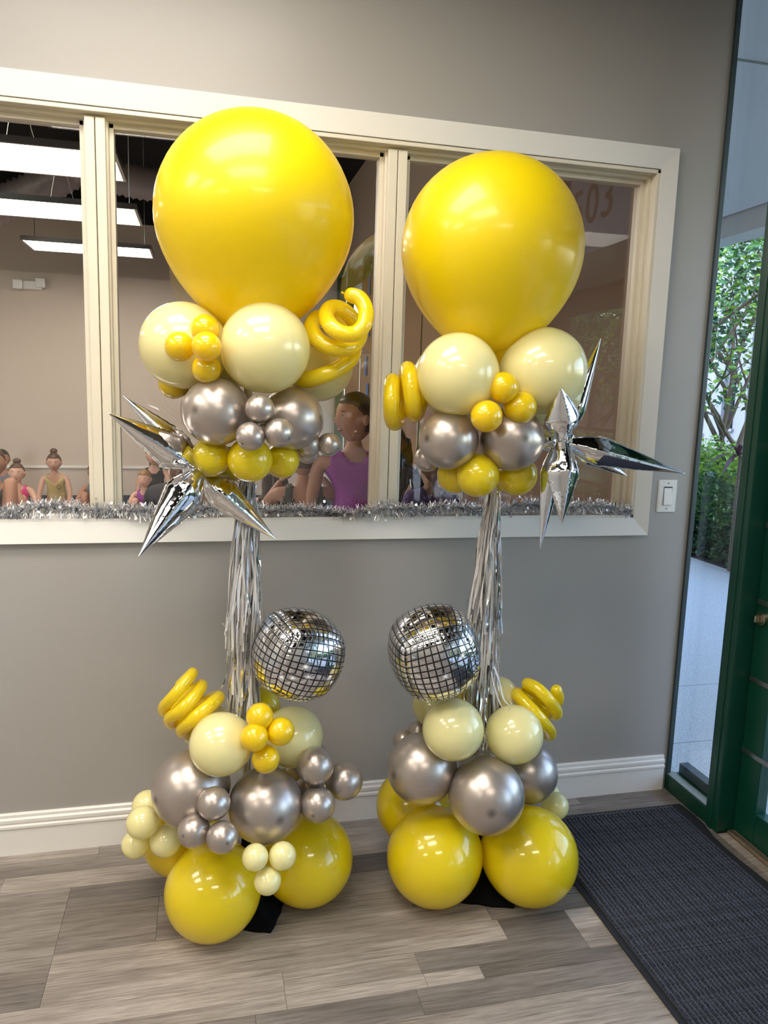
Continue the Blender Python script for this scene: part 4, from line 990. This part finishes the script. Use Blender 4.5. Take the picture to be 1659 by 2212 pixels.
    if style in ('long', 'pony'):
        rr_ = random.Random(int(k*1000)+len(label)); wd = 1.0 if style == 'long' else .3
        for q in range(46):
            a = rr_.uniform(-1.25, 1.25)*wd; st = hc+M @ (V((math.sin(a)*.80, .55+.3*math.cos(a), .35-.3*rr_.random()))*hr*1.02)
            L_ = rr_.uniform(2.0, 3.0)*hr; pts = []
            for i in range(8):
                t = i/7; pts.append(st+M @ V((math.sin(a)*.35*hr*t+.06*hr*math.sin(t*6+q), .30*hr*math.sin(t*2.2), 0))+V((0, 0, -L_*t)))
            hb.tube(pts, [.10*hr, .14*hr, .15*hr, .15*hr, .13*hr, .11*hr, .07*hr, .02*hr], 6)
    hb.build('hair', MAT[hair], root, smooth=True)
    if suit:
        vv = [V(p) for p in v]; keep = []
        segs = [(a, b, J[a], J[b]) for a, b in EDG]
        for fc in f:
            c = sum((vv[i] for i in fc), V((0, 0, 0)))/len(fc); best = min(((seg_d(c, A, B_)[0]/(R[a][0] if hasattr(R[a], '__len__') else R[a]), a+'-'+b, seg_d(c, A, B_)[1]) for a, b, A, B_ in segs))
            if suit(best[1], best[2], c/k): keep.append(fc)
        m2 = MB(); m2.add(v, keep); me = m2.mesh('cloth', MAT[suit_m], True)
        nrm = [x.normal.copy() for x in me.vertices]
        cen = (J['spine']+J['chest'])/2
        for x, n_ in zip(me.vertices, nrm): 
            n2 = n_ if True else n_
            x.co = x.co+n2*.007*k
        bm = bmesh.new(); bm.from_mesh(me)
        bm.to_mesh(me); bm.free()
        o = bpy.data.objects.new({'cloth_black': 'jacket', 'cloth_purple': 'shirt', 'cloth_grey': 'shirt'}.get(suit_m, 'leotard'), me); COL.objects.link(o); o.parent = root
        so_ = o.modifiers.new('t', 'SOLIDIFY'); so_.thickness = .008*k; so_.offset = 0
    return root, M, hc, hr
def leo(low=.0, neck=1.0, open_=None):
    def fn(b, t, p):
        if b in ('pelvis-spine', 'spine-chest'): return not (open_ and open_(p))
        if b in ('pelvis-hipL', 'pelvis-hipR'): return t < .75
        if b.startswith('hip'): return t < .12
        if b == 'chest-neck': return t < .35 and not (open_ and open_(p))
        if b in ('chest-shL', 'chest-shR'): return t < .75 and not (open_ and open_(p))
        return False
    return fn
def jacket(b, t, p):
    return b in ('pelvis-spine', 'spine-chest', 'chest-shL', 'chest-shR', 'shL-elL', 'shR-elR', 'pelvis-hipL', 'pelvis-hipR') or (b == 'chest-neck' and t < .6) or (b.startswith('el') and t < .9)
def tee(b, t, p):
    return b in ('pelvis-spine', 'spine-chest', 'chest-shL', 'chest-shR', 'pelvis-hipL', 'pelvis-hipR') or (b.startswith('sh') and t < .5) or (b == 'chest-neck' and t < .4)
KNEEL = dict(pelvis=(0, .06, .17), spine=(0, .02, .29), chest=(0, -.03, .40), neck=(0, -.05, .485), head=(0, -.065, .535),
             shL=(.125, -.03, .43), elL=(.165, -.08, .25), wrL=(.15, -.19, .07), shR=(-.125, -.03, .43), elR=(-.165, -.08, .25), wrR=(-.15, -.19, .07),
             hipL=(.07, .04, .13), knL=(.15, -.22, .07), anL=(.13, .12, .04), toL=(.12, .20, .03), hipR=(-.07, .04, .13), knR=(-.15, -.22, .07), anR=(-.13, .12, .04), toR=(-.12, .20, .03))
SITK = dict(pelvis=(0, .06, .10), spine=(0, .05, .22), chest=(0, .0, .34), neck=(0, -.03, .43), head=(0, -.05, .48),
            shL=(.12, .0, .37), elL=(.20, -.12, .24), wrL=(.17, -.28, .10), shR=(-.12, .0, .37), elR=(-.18, -.14, .24), wrR=(-.05, -.30, .24),
            hipL=(.07, .03, .09), knL=(.07, -.20, .33), anL=(.07, -.30, .05), toL=(.07, -.42, .02), hipR=(-.07, .03, .09), knR=(-.10, -.22, .34), anR=(-.09, -.32, .05), toR=(-.09, -.44, .02))
STAND = dict(pelvis=(0, 0, .62), spine=(0, .01, .74), chest=(0, .0, .88), neck=(0, 0, .985), head=(0, -.01, 1.035),
             shL=(.135, 0, .925), elL=(.185, .01, .74), wrL=(.17, -.09, .60), shR=(-.135, 0, .925), elR=(-.185, .01, .74), wrR=(-.17, -.09, .60),
             hipL=(.065, 0, .59), knL=(.07, -.01, .33), anL=(.07, .02, .06), toL=(.08, -.10, .025), hipR=(-.065, 0, .59), knR=(-.07, -.01, .33), anR=(-.07, .02, .06), toR=(-.08, -.10, .025))
def mod(J, **k):
    q = dict(J); q.update(k); return q
def place(px, zh, y):  # ground position below pixel column px at height zh
    p = at(px, 1000, y=y); return V((p.x, y, 0))
# girl in yellow, kneeling
yg_, M_, hc_, hr_ = person(place(119, 0, 7.25), KNEEL, 1.06, 'skin_fair', (0.06, -1, -.12), 'hair_brown', 'bun', leo(open_=lambda p: p.y < -.06 and p.z > .36 and abs(p.x) < (p.z-.36)*.9), 'leotard_yellow', 'girl in a pale yellow leotard kneeling with straight arms on the floor', fingers={'L': (.1, -1, -.35), 'R': (-.1, -1, -.35)})
fc = MB(); c_ = V((.055, -.115, .335))*1.06
for i in range(24):
    a = i*math.pi/12; b_ = (i+1)*math.pi/12
    fc.tube([c_+V((.026*math.cos(a), 0, .026*math.sin(a))), c_+V((.026*math.cos(b_), 0, .026*math.sin(b_)))], .0022, 5)
    if 13 <= i < 23: fc.tube([c_+V((.015*math.cos(a), 0, .015*math.sin(a))), c_+V((.015*math.cos(b_), 0, .015*math.sin(b_)))], .002, 5)
for s_ in (-1, 1): fc.ball(c_+V((s_*.009, 0, .009)), .0035, 8, 6)
fc.build('smiley_print', MAT['print_black'], yg_)
person(place(38, 0, 6.6), SITK, 1.05, 'skin_fair', (0.05, -1, .02), 'hair_brown', 'bun', leo(), 'leotard_pink', 'girl in a bright pink leotard sitting with her knees drawn up')
person(place(8, 0, 7.5), mod(KNEEL), 1.08, 'skin_tan', (0.2, -1, 0), 'hair_black', 'none', tee, 'cloth_grey', 'child with short dark hair cut off by the frame edge beside the pink leotard')
person(place(-12, 0, 5.4), mod(SITK, knL=(.14, -.20, .47), anL=(.16, -.32, .05), toL=(.16, -.44, .02)), 1.45, 'skin_tan', (0.2, -1, 0), 'hair_brown', 'bun', leo(), 'leotard_olive', 'seated person of whom only the raised bare knee shows at the frame edge')
person(place(206, 0, 6.9), mod(SITK, wrR=(-.16, -.30, .13), elR=(-.20, -.14, .22), wrL=(-.06, -.30, .12)), 1.02, 'skin_tan', (-.5, -1, -.3), 'hair_black', 'long', leo(), 'cloth_grey', 'dark-haired child with clasped hands half hidden by the window mullion')
person(place(333, 0, 7.4), mod(KNEEL, pelvis=(0, .06, .2)), 1.20, 'skin_fair', (0.0, -1, 0), 'hair_black', 'pony', leo(), 'cloth_black', 'older girl with centre-parted dark hair sitting upright at the studio wall')
person(place(312, 0, 6.5), SITK, .96, 'skin_fair', (-.25, -1, -.1), 'hair_blonde', 'none', leo(), 'leotard_violet', 'fair-haired small child in front of the older dark-haired girl')
person(place(384, 0, 4.4), mod(SITK, chest=(0, -.02, .40), neck=(0, -.05, .44), head=(0, -.12, .45), shL=(.16, -.02, .41), shR=(-.16, -.02, .41)), 1.55, 'skin_fair', (.2, -1, -.3), 'hair_brown', 'none', jacket, 'cloth_black', 'person in a dark hooded jacket hunched over, seen from behind', rz=math.pi*.92)
person(place(452, 0, 2.0), mod(STAND), .89, 'skin_fair', (0, -1, 0), 'hair_blonde', 'long', leo(), 'cloth_black', 'child with long golden brown hair close to the glass, back turned', rz=math.pi)
person(place(588, 0, 2.5), mod(STAND), .90, 'skin_fair', (.4, -1, 0), 'hair_brown', 'long', leo(), 'cloth_black', 'child with long brown hair close to the glass beside the left fringe', rz=math.pi*.95)
person(place(655, 0, 1.7), mod(STAND, elR=(-.22, -.05, .86), wrR=(-.12, -.14, .99), elL=(.20, -.06, .84), wrL=(.10, -.14, .97)), 1.08, 'skin_tan', (.1, -1, .0), 'hair_brown', 'bun', leo(open_=lambda p: p.y > -.0 and abs(p.x) < .055 and p.z > .72), 'leotard_olive', 'person in a dark olive open-back leotard with raised arms, back to the glass', rz=math.pi)
person(place(764, 0, 1.6), mod(STAND, shL=(.15, 0, .925), shR=(-.15, 0, .925)), 1.285, 'skin_tan', (-.95, -.35, .05), 'hair_black', 'highbun', leo(), 'leotard_violet', 'woman in profile with a large dark bun behind the middle pane')
pp_, M_, hc_, hr_ = person(place(935, 0, 2.0), mod(STAND), 1.02, 'skin_brown', (-.2, -1, 0), 'hair_black', 'none', tee, 'cloth_purple', 'person in a purple lettered shirt behind the right pane')
text('ACTNICS', (-.02, -.088, .85), .045, (math.pi/2, 0, 0), MAT['print_white'], pp_, 'shirt_lettering', .001)
person(place(846, 0, 2.4), mod(STAND, elL=(.20, -.02, .76), wrL=(.21, -.05, .62)), 1.12, 'skin_brown', (-.6, -1, 0), 'hair_black', 'long', tee, 'cloth_black', 'dark-haired person almost hidden behind the middle mullion')
